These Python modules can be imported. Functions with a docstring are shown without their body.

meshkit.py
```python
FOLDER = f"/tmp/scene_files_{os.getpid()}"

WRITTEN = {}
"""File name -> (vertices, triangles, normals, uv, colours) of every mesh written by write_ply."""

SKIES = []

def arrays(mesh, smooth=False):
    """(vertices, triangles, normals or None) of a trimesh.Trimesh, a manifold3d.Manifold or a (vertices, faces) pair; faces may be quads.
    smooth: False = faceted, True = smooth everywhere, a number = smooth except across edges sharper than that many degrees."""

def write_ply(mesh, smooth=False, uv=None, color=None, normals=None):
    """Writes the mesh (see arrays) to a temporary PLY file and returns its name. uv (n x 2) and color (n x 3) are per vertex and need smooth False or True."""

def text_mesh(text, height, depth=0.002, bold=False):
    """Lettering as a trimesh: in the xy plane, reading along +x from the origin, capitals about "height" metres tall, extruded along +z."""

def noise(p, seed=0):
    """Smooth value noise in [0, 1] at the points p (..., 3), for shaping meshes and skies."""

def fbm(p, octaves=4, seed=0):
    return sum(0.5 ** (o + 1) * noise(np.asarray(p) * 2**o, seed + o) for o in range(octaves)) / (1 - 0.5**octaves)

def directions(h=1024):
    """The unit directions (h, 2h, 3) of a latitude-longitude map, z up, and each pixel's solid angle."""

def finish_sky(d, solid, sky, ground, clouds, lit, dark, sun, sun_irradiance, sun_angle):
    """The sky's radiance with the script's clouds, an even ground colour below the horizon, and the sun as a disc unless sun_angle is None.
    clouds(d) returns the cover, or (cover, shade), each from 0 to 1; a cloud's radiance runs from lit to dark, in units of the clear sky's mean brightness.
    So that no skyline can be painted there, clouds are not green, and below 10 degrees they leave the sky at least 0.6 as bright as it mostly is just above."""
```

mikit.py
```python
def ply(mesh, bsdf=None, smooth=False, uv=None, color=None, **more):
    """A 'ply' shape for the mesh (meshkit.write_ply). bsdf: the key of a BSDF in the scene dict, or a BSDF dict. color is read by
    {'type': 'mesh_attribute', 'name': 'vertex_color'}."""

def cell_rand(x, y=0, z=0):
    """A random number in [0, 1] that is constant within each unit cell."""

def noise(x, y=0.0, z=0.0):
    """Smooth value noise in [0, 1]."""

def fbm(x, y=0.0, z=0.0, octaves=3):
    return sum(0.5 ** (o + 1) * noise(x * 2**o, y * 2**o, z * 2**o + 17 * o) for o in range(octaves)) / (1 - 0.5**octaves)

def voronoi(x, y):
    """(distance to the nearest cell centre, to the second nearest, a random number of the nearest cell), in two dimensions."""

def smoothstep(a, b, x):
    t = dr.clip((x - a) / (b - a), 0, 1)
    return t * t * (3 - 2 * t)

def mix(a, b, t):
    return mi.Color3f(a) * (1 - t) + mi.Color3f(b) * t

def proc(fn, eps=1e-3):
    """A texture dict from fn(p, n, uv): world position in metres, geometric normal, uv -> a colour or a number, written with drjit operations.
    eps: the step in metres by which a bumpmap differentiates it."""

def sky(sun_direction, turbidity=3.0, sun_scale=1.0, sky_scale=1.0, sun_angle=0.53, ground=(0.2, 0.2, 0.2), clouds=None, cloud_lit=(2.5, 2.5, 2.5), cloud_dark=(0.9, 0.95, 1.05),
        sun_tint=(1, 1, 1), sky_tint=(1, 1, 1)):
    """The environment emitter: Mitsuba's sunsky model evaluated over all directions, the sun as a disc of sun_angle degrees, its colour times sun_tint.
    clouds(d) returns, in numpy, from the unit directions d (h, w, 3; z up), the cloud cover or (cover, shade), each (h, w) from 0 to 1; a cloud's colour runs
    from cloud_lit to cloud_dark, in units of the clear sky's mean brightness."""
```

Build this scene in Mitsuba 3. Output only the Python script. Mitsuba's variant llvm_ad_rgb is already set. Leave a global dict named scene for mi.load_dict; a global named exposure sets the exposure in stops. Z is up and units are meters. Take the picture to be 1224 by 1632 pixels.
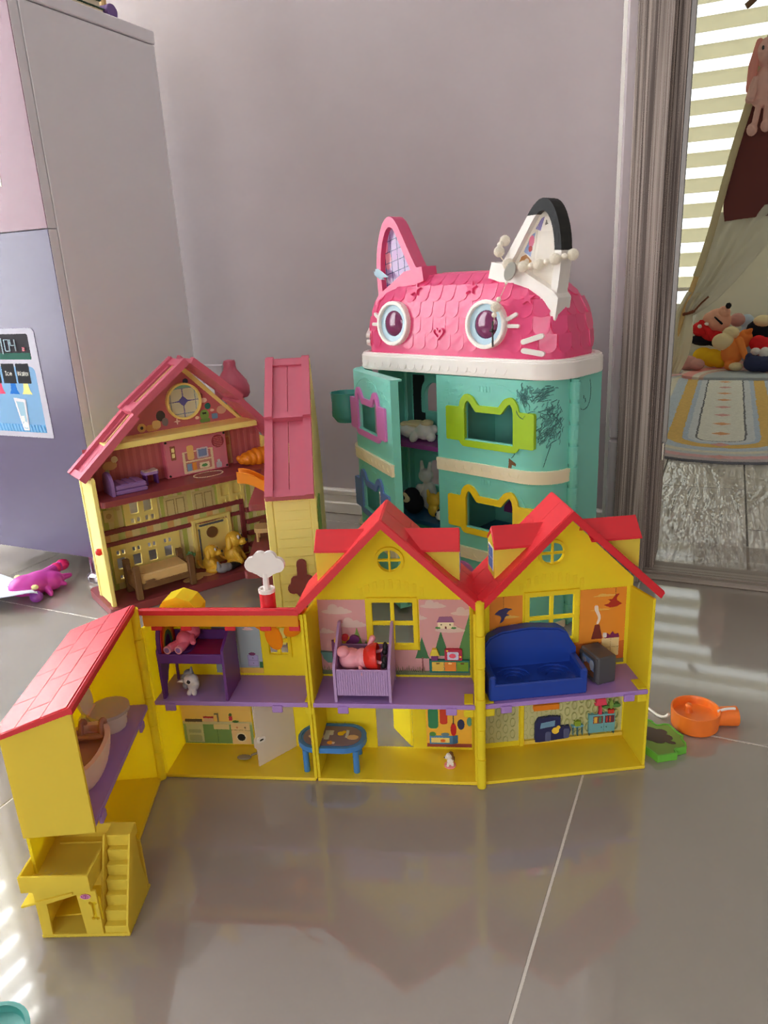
import math, random
import numpy as np, trimesh, mitsuba as mi, drjit as dr, mikit, meshkit
from shapely.geometry import Polygon, Point, LineString, box as rect
from shapely.ops import unary_union
from shapely import affinity
import manifold3d as m3d
T = mi.ScalarTransform4f
scene, labels = {}, {}
rnd = random.Random(7)

# ------------------------------------------------------------------ camera, light, exposure
exposure = -0.7
CAM_H, PITCH, ROLL, YAW, FPX = 0.556, 0.313920, -0.052638, -0.441078, 1172.1
_fw = np.array([math.sin(YAW) * math.cos(PITCH), math.cos(YAW) * math.cos(PITCH), -math.sin(PITCH)])
_rt = np.array([math.cos(YAW), -math.sin(YAW), 0.0])
_up = np.cross(_rt, _fw)
_up = -_rt * math.sin(ROLL) + _up * math.cos(ROLL)
scene['camera'] = {'type': 'perspective', 'fov_axis': 'x', 'fov': 2 * math.degrees(math.atan(612 / FPX)), 'near_clip': 0.02, 'far_clip': 50.0,
                   'to_world': T().look_at(origin=[0, 0, CAM_H], target=[float(x) for x in np.array([0, 0, CAM_H]) + _fw], up=[float(x) for x in _up])}
DAY_LEFT = (20.0, 22.4, 26.0)      # daylit panes of the window in the left wall
DAY_NEXT = (1.65, 1.9, 2.1)         # daylit panes of the next room's window
FILL_BACK = (6.5, 6.5, 6.6)         # added glowing panes behind the camera, fill for the fronts facing it
ROOM = (-2.3, 2.3, -2.6, 1.523, 2.55)     # x0 x1 y0 y1 z1


def lin(r, g, b):
    return tuple(((c / 255) / 12.92 if c / 255 <= 0.04045 else ((c / 255 + 0.055) / 1.055) ** 2.4) for c in (r, g, b))


# ------------------------------------------------------------------ materials
def mat(name, d, twosided=True):
    scene['mat_' + name] = {'type': 'twosided', 'bsdf': d} if twosided else d


def C(c):
    return {'type': 'rgb', 'value': [float(x) for x in c]}


def plastic(name, rgb, rough=0.35, spec=0.5, **k):
    mat(name, {'type': 'principled', 'base_color': C(lin(*rgb)), 'roughness': rough, 'specular': spec, **k})


def thin(name, rgb, trans=0.8, rough=0.4):
    mat(name, {'type': 'principledthin', 'base_color': C(lin(*rgb)), 'roughness': rough, 'diff_trans': trans, 'eta': 1.45}, False)


thin('yellow', (255, 240, 66), .8, 0.3)
thin('yellow_pale', (248, 228, 92), 0.7, 0.35)
plastic('red_roof', (212, 42, 50), .37, .4)
plastic('yellow_solid', (238, 208, 46), .35)
thin('amber', (246, 176, 56), 0.6, 0.35)
thin('orange_clear', (255, 170, 40), 0.9, 0.3)
for n_, c_, r_ in [('purple', (166, 128, 192), .4), ('purple_dark', (98, 48, 122), .4), ('magenta', (150, 30, 85), .45), ('lilac', (178, 146, 190), .4),
                   ('blue', (66, 128, 190), .35), ('navy', (30, 64, 154), .3), ('tv_grey', (74, 74, 76), .35), ('white', (236, 230, 222), .35), ('white_warm', (240, 230, 210), .4),
                   ('cream', (238, 224, 190), .45), ('teal', (122, 204, 186), .35), ('lime', (158, 196, 32), .35),
                   ('gold', (246, 206, 28), .35), ('orchid', (214, 120, 190), .35), ('periwinkle', (98, 128, 190), .4), ('pink', (228, 80, 126), .22), ('pink_deep', (232, 70, 130), .3),
                   ('black', (28, 28, 32), .4), ('rubber_black', (20, 20, 22), .6), ('shelf_purple', (140, 62, 130), .4), ('shelf_blue', (38, 84, 120), .4),
                   ('rose', (196, 92, 112), .38), ('maroon', (134, 58, 62), .4), ('butter', (242, 224, 132), .4), ('brown', (112, 78, 46), .5),
                   ('tan', (214, 178, 118), .55), ('orange', (240, 120, 40), .35), ('orange_deep', (238, 140, 30), .35), ('violet', (140, 104, 164), .4), ('green', (104, 182, 60), .4),
                   ('green_dull', (118, 150, 62), .5), ('mud', (78, 62, 48), .5), ('skin_pink', (238, 150, 160), .4), ('doll_pink', (236, 160, 170), .4), ('red', (226, 48, 38), .35),
                   ('grey', (150, 150, 154), .5), ('grey_dark', (92, 92, 98), .5), ('toy_yellow', (238, 190, 60), .45), ('metal_grey', (140, 136, 124), .35), ('spoon', (150, 140, 112), .4),
                   ('tub_pink', (248, 214, 196), .35), ('bath_brown', (178, 128, 110), .45), ('lid_grey', (200, 186, 176), .35), ('teal_bowl', (70, 150, 140), .4), ('cross_black', (30, 26, 24), .4),
                   ('pearl', (242, 234, 214), .25), ('plum_toy', (208, 62, 170), .35), ('plum_dark', (150, 70, 170), .4), ('hot_pink', (238, 40, 120), .35), ('leaf', (90, 140, 90), .5),
                   ('book_green', (52, 92, 60), .5), ('book_green_dark', (34, 62, 42), .5), ('book_purple', (112, 84, 140), .6), ('scribble', (52, 96, 94), .7), ('scribble_soft', (84, 148, 138), .7), ('sponge', (238, 226, 160), .8),
                   ('door_white', (226, 214, 196), .4), ('blush_toy', (238, 120, 140), .45), ('cabinet_grey', (226, 225, 226), .45), ('emblem', (150, 40, 110), .4), ('emblem_text', (250, 190, 220), .4)]:
    plastic(n_, c_, r_)
for n_, c_ in [('plush_pink', (226, 178, 168)), ('plush_ear', (226, 150, 140)), ('plush_tan', (222, 164, 140)), ('plush_red', (206, 40, 44)), ('plush_black', (30, 30, 36)),
               ('plush_yellow', (232, 188, 40)), ('plush_cream', (224, 204, 160)), ('plush_orange', (226, 132, 66)), ('plush_blush', (200, 148, 140)), ('plush_white', (232, 228, 222)),
               ('plush_navy', (52, 56, 84)), ('plush_sky', (190, 206, 222)), ('canvas', (222, 212, 184)), ('burgundy', (122, 66, 64)), ('canvas_edge', (200, 186, 150)), ('tie', (120, 70, 50)),
               ('wall_far', (238, 236, 226)), ('ceiling', (246, 244, 240))]:
    plastic(n_, c_, .9, .15)
thin('canvas_thin', (226, 222, 208), 0.8, .8)
thin('burgundy_thin', (112, 66, 64), 0.12, .8)
thin('blind', (246, 243, 234), .9, .8)
thin('blind_next', (248, 243, 224), .95, .8)
thin('paper', (236, 242, 248), 0.3, .6)
mat('print', {'type': 'principled', 'base_color': {'type': 'mesh_attribute', 'name': 'vertex_color'}, 'roughness': .45, 'specular': .35})
mat('print_gloss', {'type': 'principled', 'base_color': {'type': 'mesh_attribute', 'name': 'vertex_color'}, 'roughness': .2, 'specular': .5})
mat('print_matte', {'type': 'principled', 'base_color': {'type': 'mesh_attribute', 'name': 'vertex_color'}, 'roughness': .6, 'specular': .15})
mat('chrome', {'type': 'roughconductor', 'material': 'Cr', 'alpha': .12})
mat('strip_metal', {'type': 'principled', 'base_color': C(lin(150, 146, 142)), 'metallic': .6, 'roughness': .5})
mat('tile', {'type': 'principled', 'base_color': mikit.proc(lambda p, n, uv: mikit.mix(lin(148, 140, 130), lin(160, 152, 142), mikit.fbm(p.x * 5, p.y * 5, 0, 3))), 'roughness': .045, 'eta': 1.9})
mat('grout', {'type': 'principled', 'base_color': C(lin(214, 208, 198)), 'roughness': .5})
mat('grout_dark', {'type': 'principled', 'base_color': C(lin(96, 90, 84)), 'roughness': .7})
mat('wall', {'type': 'principled', 'base_color': mikit.proc(lambda p, n, uv: mikit.mix(lin(174, 162, 163), lin(180, 169, 170), mikit.fbm(p.x * 9, p.y * 9, p.z * 9, 3))), 'roughness': .55, 'specular': .3})
mat('trim', {'type': 'principled', 'base_color': C(lin(222, 216, 206)), 'roughness': .4})


def _grain(p, n, uv):
    a = mikit.noise(p.x * 420 + 2.2 * mikit.noise(p.z * 3, p.x * 30), p.z * 3.0, p.y * 160)
    b = mikit.noise(p.x * 1100, p.z * 9.0, p.y * 400)
    return mikit.mix(lin(92, 80, 74), lin(176, 162, 152), mikit.smoothstep(0.3, 0.72, a * 0.72 + b * 0.28))


def _plankgrain(p, n, uv):
    a = mikit.noise(p.x * 130 + 3 * mikit.noise(p.y * 5, p.x * 14), p.y * 9)
    return mikit.mix(lin(160, 154, 147), lin(220, 214, 208), a)


def _plankbump(p, n, uv):
    return mikit.noise(p.x * 120 + 4 * mikit.noise(p.y * 6, p.x * 12), p.y * 11) * .7 + mikit.noise(p.x * 300, p.y * 60) * .3


mat('wood_frame', {'type': 'principled', 'base_color': mikit.proc(_grain), 'roughness': .6, 'specular': .3})
def _grain_x(p, n, uv):
    a = mikit.noise(p.x * 4, p.y * 260 + mikit.noise(p.x * 6, p.y * 20), p.z * 260)
    return mikit.mix(lin(112, 100, 92), lin(168, 156, 144), a)


mat('wood_sill', {'type': 'principled', 'base_color': mikit.proc(_grain_x), 'roughness': .5, 'specular': .4})
mat('plank', {'type': 'bumpmap', 'arbitrary': mikit.proc(_plankbump, 2e-3), 'scale': .006,
              'bsdf': {'type': 'principled', 'base_color': mikit.proc(_plankgrain), 'roughness': .17, 'specular': .6}})


def _rug(p, n, uv):
    x, y = p.x - .005, p.y - 3.13
    qx, qy = dr.abs(x) - (.32 - .305), dr.abs(y) - (.925 - .305)
    d = .305 - dr.sqrt(dr.square(dr.maximum(qx, 0)) + dr.square(dr.maximum(qy, 0))) - dr.minimum(dr.maximum(qx, qy), 0)
    d = d + (mikit.noise(p.x * 60, p.y * 60) - .5) * .006
    c = mi.Color3f(lin(176, 160, 158))
    for at, col in [(.03, (206, 160, 158)), (.062, (186, 184, 182)), (.09, (206, 196, 176)), (.118, (178, 184, 190)), (.16, (206, 168, 100)), (.205, (172, 180, 190)), (.222, (196, 196, 196)), (.245, (110, 108, 110)), (.251, (212, 206, 192))]:
        c = dr.select(d > at, mi.Color3f(lin(*col)), c)
    k = dr.abs(mikit.noise(p.x * 0 + 1, p.y * 1))
    yy = y / .16 - dr.floor(y / .16)
    tri = (dr.abs(x) < .028) & (dr.abs(yy - .5) < .16 * (1 - dr.abs(x) / .03))
    c = dr.select(tri, dr.select(mikit.cell_rand(dr.floor(y / .16)) > .5, mi.Color3f(lin(206, 150, 110)), mi.Color3f(lin(200, 148, 142))), c)
    return dr.minimum(c * mi.Color3f(1.1, 1.15, 1.25), .92) * (.86 + .14 * mikit.noise(p.x * 160, p.y * 160))


def _mat2(p, n, uv):
    r = dr.sqrt(dr.square(p.x - .06) + dr.square((p.y - 3.74) * .6))
    c = mi.Color3f(lin(190, 160, 150))
    for at, col in [(.17, (206, 196, 186)), (.20, (214, 150, 146)), (.25, (206, 186, 176)), (.30, (200, 150, 146)), (.36, (196, 176, 166))]:
        c = dr.select(r > at, mi.Color3f(lin(*col)), c)
    return dr.select(r < .15, mi.Color3f(lin(160, 166, 172)), c)


mat('rug', {'type': 'principled', 'base_color': mikit.proc(_rug), 'roughness': .95, 'specular': .1})
mat('playmat', {'type': 'principled', 'base_color': mikit.proc(_mat2), 'roughness': .95, 'specular': .1})
mat('lilac_door', {'type': 'principled', 'base_color': C(lin(98, 88, 116)), 'roughness': .3, 'specular': .6})
mat('pink_door', {'type': 'principled', 'base_color': C(lin(134, 92, 108)), 'roughness': .3, 'specular': .6})
mat('lens', {'type': 'principled', 'base_color': C(lin(120, 50, 90)), 'roughness': .08, 'specular': .8})
mat('lens_rim', {'type': 'principled', 'base_color': C(lin(176, 206, 220)), 'roughness': .3})

# ------------------------------------------------------------------ naming helpers
_used = set()


def numbered(key):
    k, i = key, 0
    while k in _used:
        i += 1
        k = f'{key}_{i:03d}'
    _used.add(k)
    return k


def thing(name, label, cat, group=None):
    key = numbered(name)
    labels[key] = {'label': label, 'category': cat}
    if group:
        labels[key]['group'] = group
    return key


def put(key, mesh, m, smooth=False, label=None, color=None, **k):
    key = numbered(key)
    scene[key] = mikit.ply(mesh, 'mat_' + m, smooth, color=color, **k)
    if label:
        labels[key] = {'label': label}
    return key


def P(parent, name, mesh, m, smooth=False, label=None, **k):
    return put(parent + '__' + name, mesh, m, smooth, label, **k)


def struct(name, mesh, m, smooth=False, label=None, **k):
    key = put(name, mesh, m, smooth, **k)
    labels[key] = {'kind': 'structure', **({'label': label} if label else {})}
    return key


# ------------------------------------------------------------------ shapes
cat = trimesh.util.concatenate


class Frame:
    def __init__(s, o, u, n=None):
        u = np.array([*u[:2], 0.0]); u /= np.linalg.norm(u)
        s.o = np.array([*o[:2], o[2] if len(o) > 2 else 0.0]); s.u = u
        s.n = np.array([-u[1], u[0], 0.0]) if n is None else np.array([*n[:2], 0.0])
        s.M = np.eye(4); s.M[:3, 0], s.M[:3, 1], s.M[:3, 2], s.M[:3, 3] = s.u, s.n, (0, 0, 1), s.o

    def __call__(s, m):
        m = m.copy(); flip = np.linalg.det(s.M[:3, :3]) < 0
        v = m.vertices @ s.M[:3, :3].T + s.o
        f = m.faces[:, ::-1] if flip else m.faces
        return trimesh.Trimesh(v, f, process=False)


WORLD = Frame((0, 0), (1, 0))


def box(a0, a1, b0, b1, c0, c1, r=.0006):
    lo, hi = np.array([a0, b0, c0], float), np.array([a1, b1, c1], float)
    r = min(r, *(abs(hi - lo) * .45))
    pts = []
    for i in np.ndindex(2, 2, 2):
        c = np.where(i, hi, lo); s = np.where(i, -1, 1) * r
        for k in range(3):
            q = c + s; q[k] = c[k]; pts.append(q)
    return trimesh.convex.convex_hull(np.array(pts))


def hull(pts):
    return trimesh.convex.convex_hull(np.array(pts, float))


def ext(poly, h0, h1):
    out = []
    poly = poly.simplify(2e-5)
    for g in getattr(poly, 'geoms', [poly]):
        if g.is_empty or g.area < 1e-9 or g.geom_type != 'Polygon':
            continue
        m = trimesh.creation.extrude_polygon(g, abs(h1 - h0), engine='earcut')
        m.apply_translation([0, 0, min(h0, h1)])
        out.append(m)
    return cat(out)


def slab(poly, z0, z1):            # polygon in (u, v)
    return ext(poly, z0, z1)


def wall(poly, b0, b1):            # polygon in (u, z), thickness along v
    m = ext(poly, b0, b1); v = m.vertices
    return trimesh.Trimesh(np.stack([v[:, 0], v[:, 2], v[:, 1]], 1), m.faces[:, ::-1], process=False)


def side(poly, a0, a1):            # polygon in (v, z), thickness along u
    m = ext(poly, a0, a1); v = m.vertices
    return trimesh.Trimesh(np.stack([v[:, 2], v[:, 0], v[:, 1]], 1), m.faces, process=False)


def cyl(p, q, r, r2=None, seg=24):
    p, q = np.array(p, float), np.array(q, float); r2 = r if r2 is None else r2
    d = q - p; L = np.linalg.norm(d); d /= L
    a = np.cross(d, [0.31, 0.2, 0.93]); a /= np.linalg.norm(a); b = np.cross(d, a)
    t = np.linspace(0, 2 * np.pi, seg, endpoint=False)
    ring = np.cos(t)[:, None] * a + np.sin(t)[:, None] * b
    v = np.vstack([p + ring * r, q + ring * r2, [p], [q]])
    i = np.arange(seg); j = (i + 1) % seg
    f = np.vstack([np.stack([i, j, i + seg], 1), np.stack([j, j + seg, i + seg], 1), np.stack([j, i, i * 0 + 2 * seg], 1), np.stack([i + seg, j + seg, i * 0 + 2 * seg + 1], 1)])
    return trimesh.Trimesh(v, f, process=False)


def tube(pts, r, seg=10, closed=False):
    pts = np.array(pts, float); n = len(pts)
    r = np.broadcast_to(r, (n,))
    tan = np.gradient(pts, axis=0)
    if closed:
        tan = np.roll(pts, -1, 0) - np.roll(pts, 1, 0)
    tan /= np.linalg.norm(tan, axis=1, keepdims=True) + 1e-12
    a = np.cross(tan[0], [0.3, 0.2, 0.93]); a /= np.linalg.norm(a)
    t = np.linspace(0, 2 * np.pi, seg, endpoint=False); V = []
    for k in range(n):
        a = a - tan[k] * (a @ tan[k]); a /= np.linalg.norm(a); b = np.cross(tan[k], a)
        V.append(pts[k] + r[k] * (np.cos(t)[:, None] * a + np.sin(t)[:, None] * b))
    V = np.vstack(V); F = []
    i = np.arange(seg); j = (i + 1) % seg
    for k in range(n if closed else n - 1):
        o, q = k * seg, ((k + 1) % n) * seg
        F += [np.stack([o + i, o + j, q + i], 1), np.stack([o + j, q + j, q + i], 1)]
    if not closed:
        V = np.vstack([V, pts[:1], pts[-1:]])
        F += [np.stack([j, i, i * 0 + n * seg], 1), np.stack([(n - 1) * seg + i, (n - 1) * seg + j, i * 0 + n * seg + 1], 1)]
    return trimesh.Trimesh(V, np.vstack(F), process=False)


def curve(pts, n=24):
    from scipy.interpolate import CubicSpline
    pts = np.array(pts, float); t = np.r_[0, np.cumsum(np.linalg.norm(np.diff(pts, axis=0), axis=1))]
    return CubicSpline(t, pts)(np.linspace(0, t[-1], n))


def lathe(prof, c=(0, 0, 0), seg=32):
    m = trimesh.creation.revolve(np.array(prof, float), sections=seg)
    if m.volume < 0:
        m.invert()
    m.apply_translation(c)
    return m


def ell(c, r, sub=2, rot=None):
    m = trimesh.creation.icosphere(subdivisions=sub)
    m.vertices = m.vertices * np.array(r if np.ndim(r) else (r, r, r), float)
    if rot is not None:
        m.apply_transform(trimesh.transformations.euler_matrix(*[math.radians(a) for a in rot]))
    m.apply_translation(c)
    return m


def blob(balls, step=None, smooth=6):
    """One continuous body: union of ellipsoids and of tapered bones ((p, r), (q, r)), smoothed."""
    parts = []
    for b in balls:
        if len(b[0]) == 2:
            s0, s1 = ell(b[0][0], b[0][1], 1), ell(b[1][0], b[1][1], 1)
            m = trimesh.convex.convex_hull(np.vstack([s0.vertices, s1.vertices]))
        else:
            m = ell(*b)
        parts.append(m3d.Manifold(m3d.Mesh(np.asarray(m.vertices, np.float32), np.asarray(m.faces, np.uint32))))
    M = m3d.Manifold.batch_boolean(parts, m3d.OpType.Add)
    bb = M.bounding_box(); size = max(bb[3] - bb[0], bb[4] - bb[1], bb[5] - bb[2])
    mm = M.refine_to_length(step or size / 22).to_mesh()
    t = trimesh.Trimesh(mm.vert_properties[:, :3].astype(float), mm.tri_verts, process=True)
    trimesh.smoothing.filter_taubin(t, iterations=smooth)
    return t


def rr(x0, y0, x1, y1, r):
    r = min(r, (x1 - x0) * .49, (y1 - y0) * .49)
    return rect(x0 + r, y0 + r, x1 - r, y1 - r).buffer(r, quad_segs=6)


def circ(x, y, r, ry=None):
    return affinity.scale(Point(x, y).buffer(1, quad_segs=10), r, ry or r)


def sticker(parent, name, F, b, base, col, items=(), thick=.0005, m='print', mapper=wall, sign=-1):
    """A flat print: the base sheet and the printed shapes, each a hair proud of the one under it."""
    ms, cs = [], []
    for k, (poly, c) in enumerate([(base, col)] + list(items)):
        if k:
            poly = poly.intersection(base)
        if poly.is_empty:
            continue
        h = thick + .00005 * k
        q = mapper(poly, b, b + sign * h)
        ms.append(q); cs.append(np.tile(lin(*c), (len(q.vertices), 1)))
    return P(parent, name, F(cat(ms)), m, False, color=np.vstack(cs))


def tiles_on(parent, name, O, es, et, en, S, L, nr, nc, m, h=.0009, gap=.0009):
    """Rows of roof tiles, each its own piece, on the slope spanned by es (along) and et (down)."""
    O, es, et, en = (np.array(x, float) for x in (O, es, et, en))
    for r in range(nr):
        t0, t1 = L * r / nr + gap / 2, L * (r + 1) / nr - gap / 2
        off = (r % 2) * .5
        for c in range(-1, nc + 1):
            s0, s1 = S * (c + off) / nc + gap / 2, S * (c + 1 + off) / nc - gap / 2
            s0, s1 = max(s0, 0), min(s1, S)
            if s1 - s0 < .003:
                continue
            pts = [O + es * a + et * b + en * z for a in (s0, s1) for b in (t0, t1) for z in (-.0002, h)]
            pts += [O + es * (s0 + s1) / 2 + et * (t1 + .0004) + en * h]
            P(parent, name, hull(pts), m)


def cloud(x, z, w):
    return unary_union([circ(x, z, w * .5, w * .09), circ(x - w * .12, z + w * .1, w * .17), circ(x + w * .14, z + w * .06, w * .12), circ(x + w * .3, z + .02 * w, w * .09)])


def fir(x, z, h):
    return Polygon([(x - h * .28, z), (x, z + h), (x + h * .28, z)]).union(Polygon([(x - h * .34, z - h * .14), (x, z + h * .7), (x + h * .34, z - h * .14)]))


# ------------------------------------------------------------------ the setting
x0, x1, y0, y1, zc = ROOM
struct('floor', box(x0 - .1, x1 + .1, y0 - .1, 1.545, -.06, -.0007), 'grout')
gx = [-.109 + .6 * k for k in range(-5, 6)]; gy = [.853 + .6 * k for k in range(-6, 3)]
for a in range(len(gx) - 1):
    for b in range(len(gy) - 1):
        u0, u1, v0, v1 = max(gx[a], x0), min(gx[a + 1], x1), max(gy[b], y0), min(gy[b + 1], 1.54)
        if u1 - u0 > .02 and v1 - v0 > .02:
            P('floor', 'tile', box(u0 + .0013, u1 - .0013, v0 + .0013, v1 - .0013, -.012, 0, .0004), 'tile')
struct('wall_back', box(x0 - .1, -.196, y1, y1 + .12, 0, zc + .05), 'wall', label='plain pale wall behind the toy houses')
struct('baseboard_back', cat([box(x0, -.196, y1 - .013, y1, 0, .062, .002), box(x0, -.196, y1 - .018, y1, 0, .03, .003), box(x0, -.196, y1 - .016, y1, .046, .062, .004)]), 'trim', label='white moulded baseboard')
# the door wall stands forward of the back wall; its opening begins at the wooden door frame
struct('wall_door', cat([box(-.178, -.155, 1.32, 1.56, .257, 2.1, .004), box(-.178, -.155, 1.32, 1.56, 0, .2562, .004), box(-.178, .93, 1.32, 1.44, 2.1, zc + .05), box(.86, x1 + .1, 1.32, 1.44, 0, 2.1),
                         box(-.205, -.178, 1.5, 1.56, 0, zc + .05)]), 'wall')
struct('wall_left', cat([box(x0 - .12, x0, y0, -.4, 0, zc), box(x0 - .12, x0, 1.45, y1 + .1, 0, zc), box(x0 - .12, x0, -.4, 1.45, 0, .12), box(x0 - .12, x0, -.4, 1.45, 2.32, zc)]), 'wall')
struct('wall_right', box(x1, x1 + .1, y0, 1.44, 0, zc), 'wall')
struct('wall_front', cat([box(x0 - .1, -1.2, y0 - .12, y0, 0, zc), box(1.2, x1 + .1, y0 - .12, y0, 0, zc), box(-1.2, 1.2, y0 - .12, y0, 0, .3), box(-1.2, 1.2, y0 - .12, y0, 1.7, zc)]), 'wall')
struct('ceiling', box(x0 - .1, x1 + .1, y0 - .1, 1.6, zc, zc + .05), 'ceiling')


def pane(name, verts, L):
    key = numbered(name)
    scene[key] = mikit.ply((np.array(verts, float), np.array([[0, 1, 2], [0, 2, 3]])), 'mat_white')
    scene[key]['emitter'] = {'type': 'area', 'radiance': C(L)}
    labels[key] = {'kind': 'structure', 'label': 'glowing pane in a wall opening'}


xw = x0 - .1
pane('window_1', [(xw, -.4, .12), (xw, 1.45, .12), (xw, 1.45, 2.32), (xw, -.4, 2.32)], DAY_LEFT)
P('window_1', 'frame', cat([box(xw + .01, xw + .05, -.4, 1.45, .12, .18, .002), box(xw + .01, xw + .05, -.4, 1.45, 2.27, 2.32, .002), box(xw + .01, xw + .05, -.4, -.35, .12, 2.32, .002),
                            box(xw + .01, xw + .05, 1.40, 1.45, .12, 2.32, .002), box(xw + .01, xw + .05, .45, .5, .12, 2.32, .002)]), 'white')
for k in range(17):
    z = .18 + .128 * k
    P('window_1', 'blind_band', box(x0 - .03, x0 - .0285, -.39, 1.44, z, z + .104, .0003), 'blind')
pane('window_2', [(1.2, y0 - .1, .3), (-1.2, y0 - .1, .3), (-1.2, y0 - .1, 1.7), (1.2, y0 - .1, 1.7)], FILL_BACK)  # added fill light shaped as a window, out of view
P('window_2', 'frame', cat([box(-1.2, 1.2, y0 - .09, y0 - .05, .3, .35, .002), box(-1.2, 1.2, y0 - .09, y0 - .05, 1.65, 1.7, .002), box(-.03, .03, y0 - .09, y0 - .05, .3, 1.7, .002)]), 'white')

# wooden door frame, threshold
struct('door_1', cat([box(-.16, -.108, 1.297, 1.45, 0, 2.1, .0015), box(-.16, .93, 1.297, 1.45, 2.1, 2.16, .0015), box(.86, .92, 1.297, 1.45, 0, 2.1, .0015)]), 'wood_frame', label='grey wood-grain door frame')
P('door_1', 'jamb', box(-.108, -.091, 1.345, 1.45, .012, 2.1, .0008), 'wood_frame', label='recessed inner jamb')
P('door_1', 'metal_strip', box(-.0905, -.083, 1.345, 1.36, .25, 2.1, .0006), 'strip_metal', label='brushed metal strip')
P('door_1', 'latch_plate', box(-.0905, -.0865, 1.352, 1.362, .215, .247, .0006), 'chrome')
struct('trim_1', cat([box(-.108, .87, 1.318, 1.384, 0, .010, .002), box(-.108, .87, 1.33, 1.384, .009, .0125, .001)]), 'wood_sill', label='grey wood threshold across the doorway')

# ------------------------------------------------------------------ next room
struct('floor_next_room', cat([box(-.155, 1.6, 1.386, 1.70, -.06, -.0012), box(-1.2, 1.6, 1.70, 4.76, -.06, -.0012)]), 'grout_dark')
px = [-.93 + .2 * k for k in range(0, 12)]
for i in range(len(px) - 1):
    off = 1.345 if abs((px[i] - (-.13)) / .4 % 1) < .1 or abs((px[i] - (-.13)) / .4 % 1) > .9 else 1.04
    for k in range(6):
        a, b = max(off + .61 * k, 1.387 if px[i] > -.15 else 1.67), min(off + .61 * (k + 1), 4.75)
        if b - a > .05:
            P('floor_next_room', 'plank', box(px[i] + .0018, px[i + 1] - .0018, a + .0018, b - .0018, -.01, 0, .0008), 'plank')
struct('wall_next_left', box(-1.3, -1.2, 1.65, 4.8, 0, 2.55), 'wall_far')
struct('wall_next_right', box(1.6, 1.7, 1.44, 4.8, 0, 2.55), 'wall_far')
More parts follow.
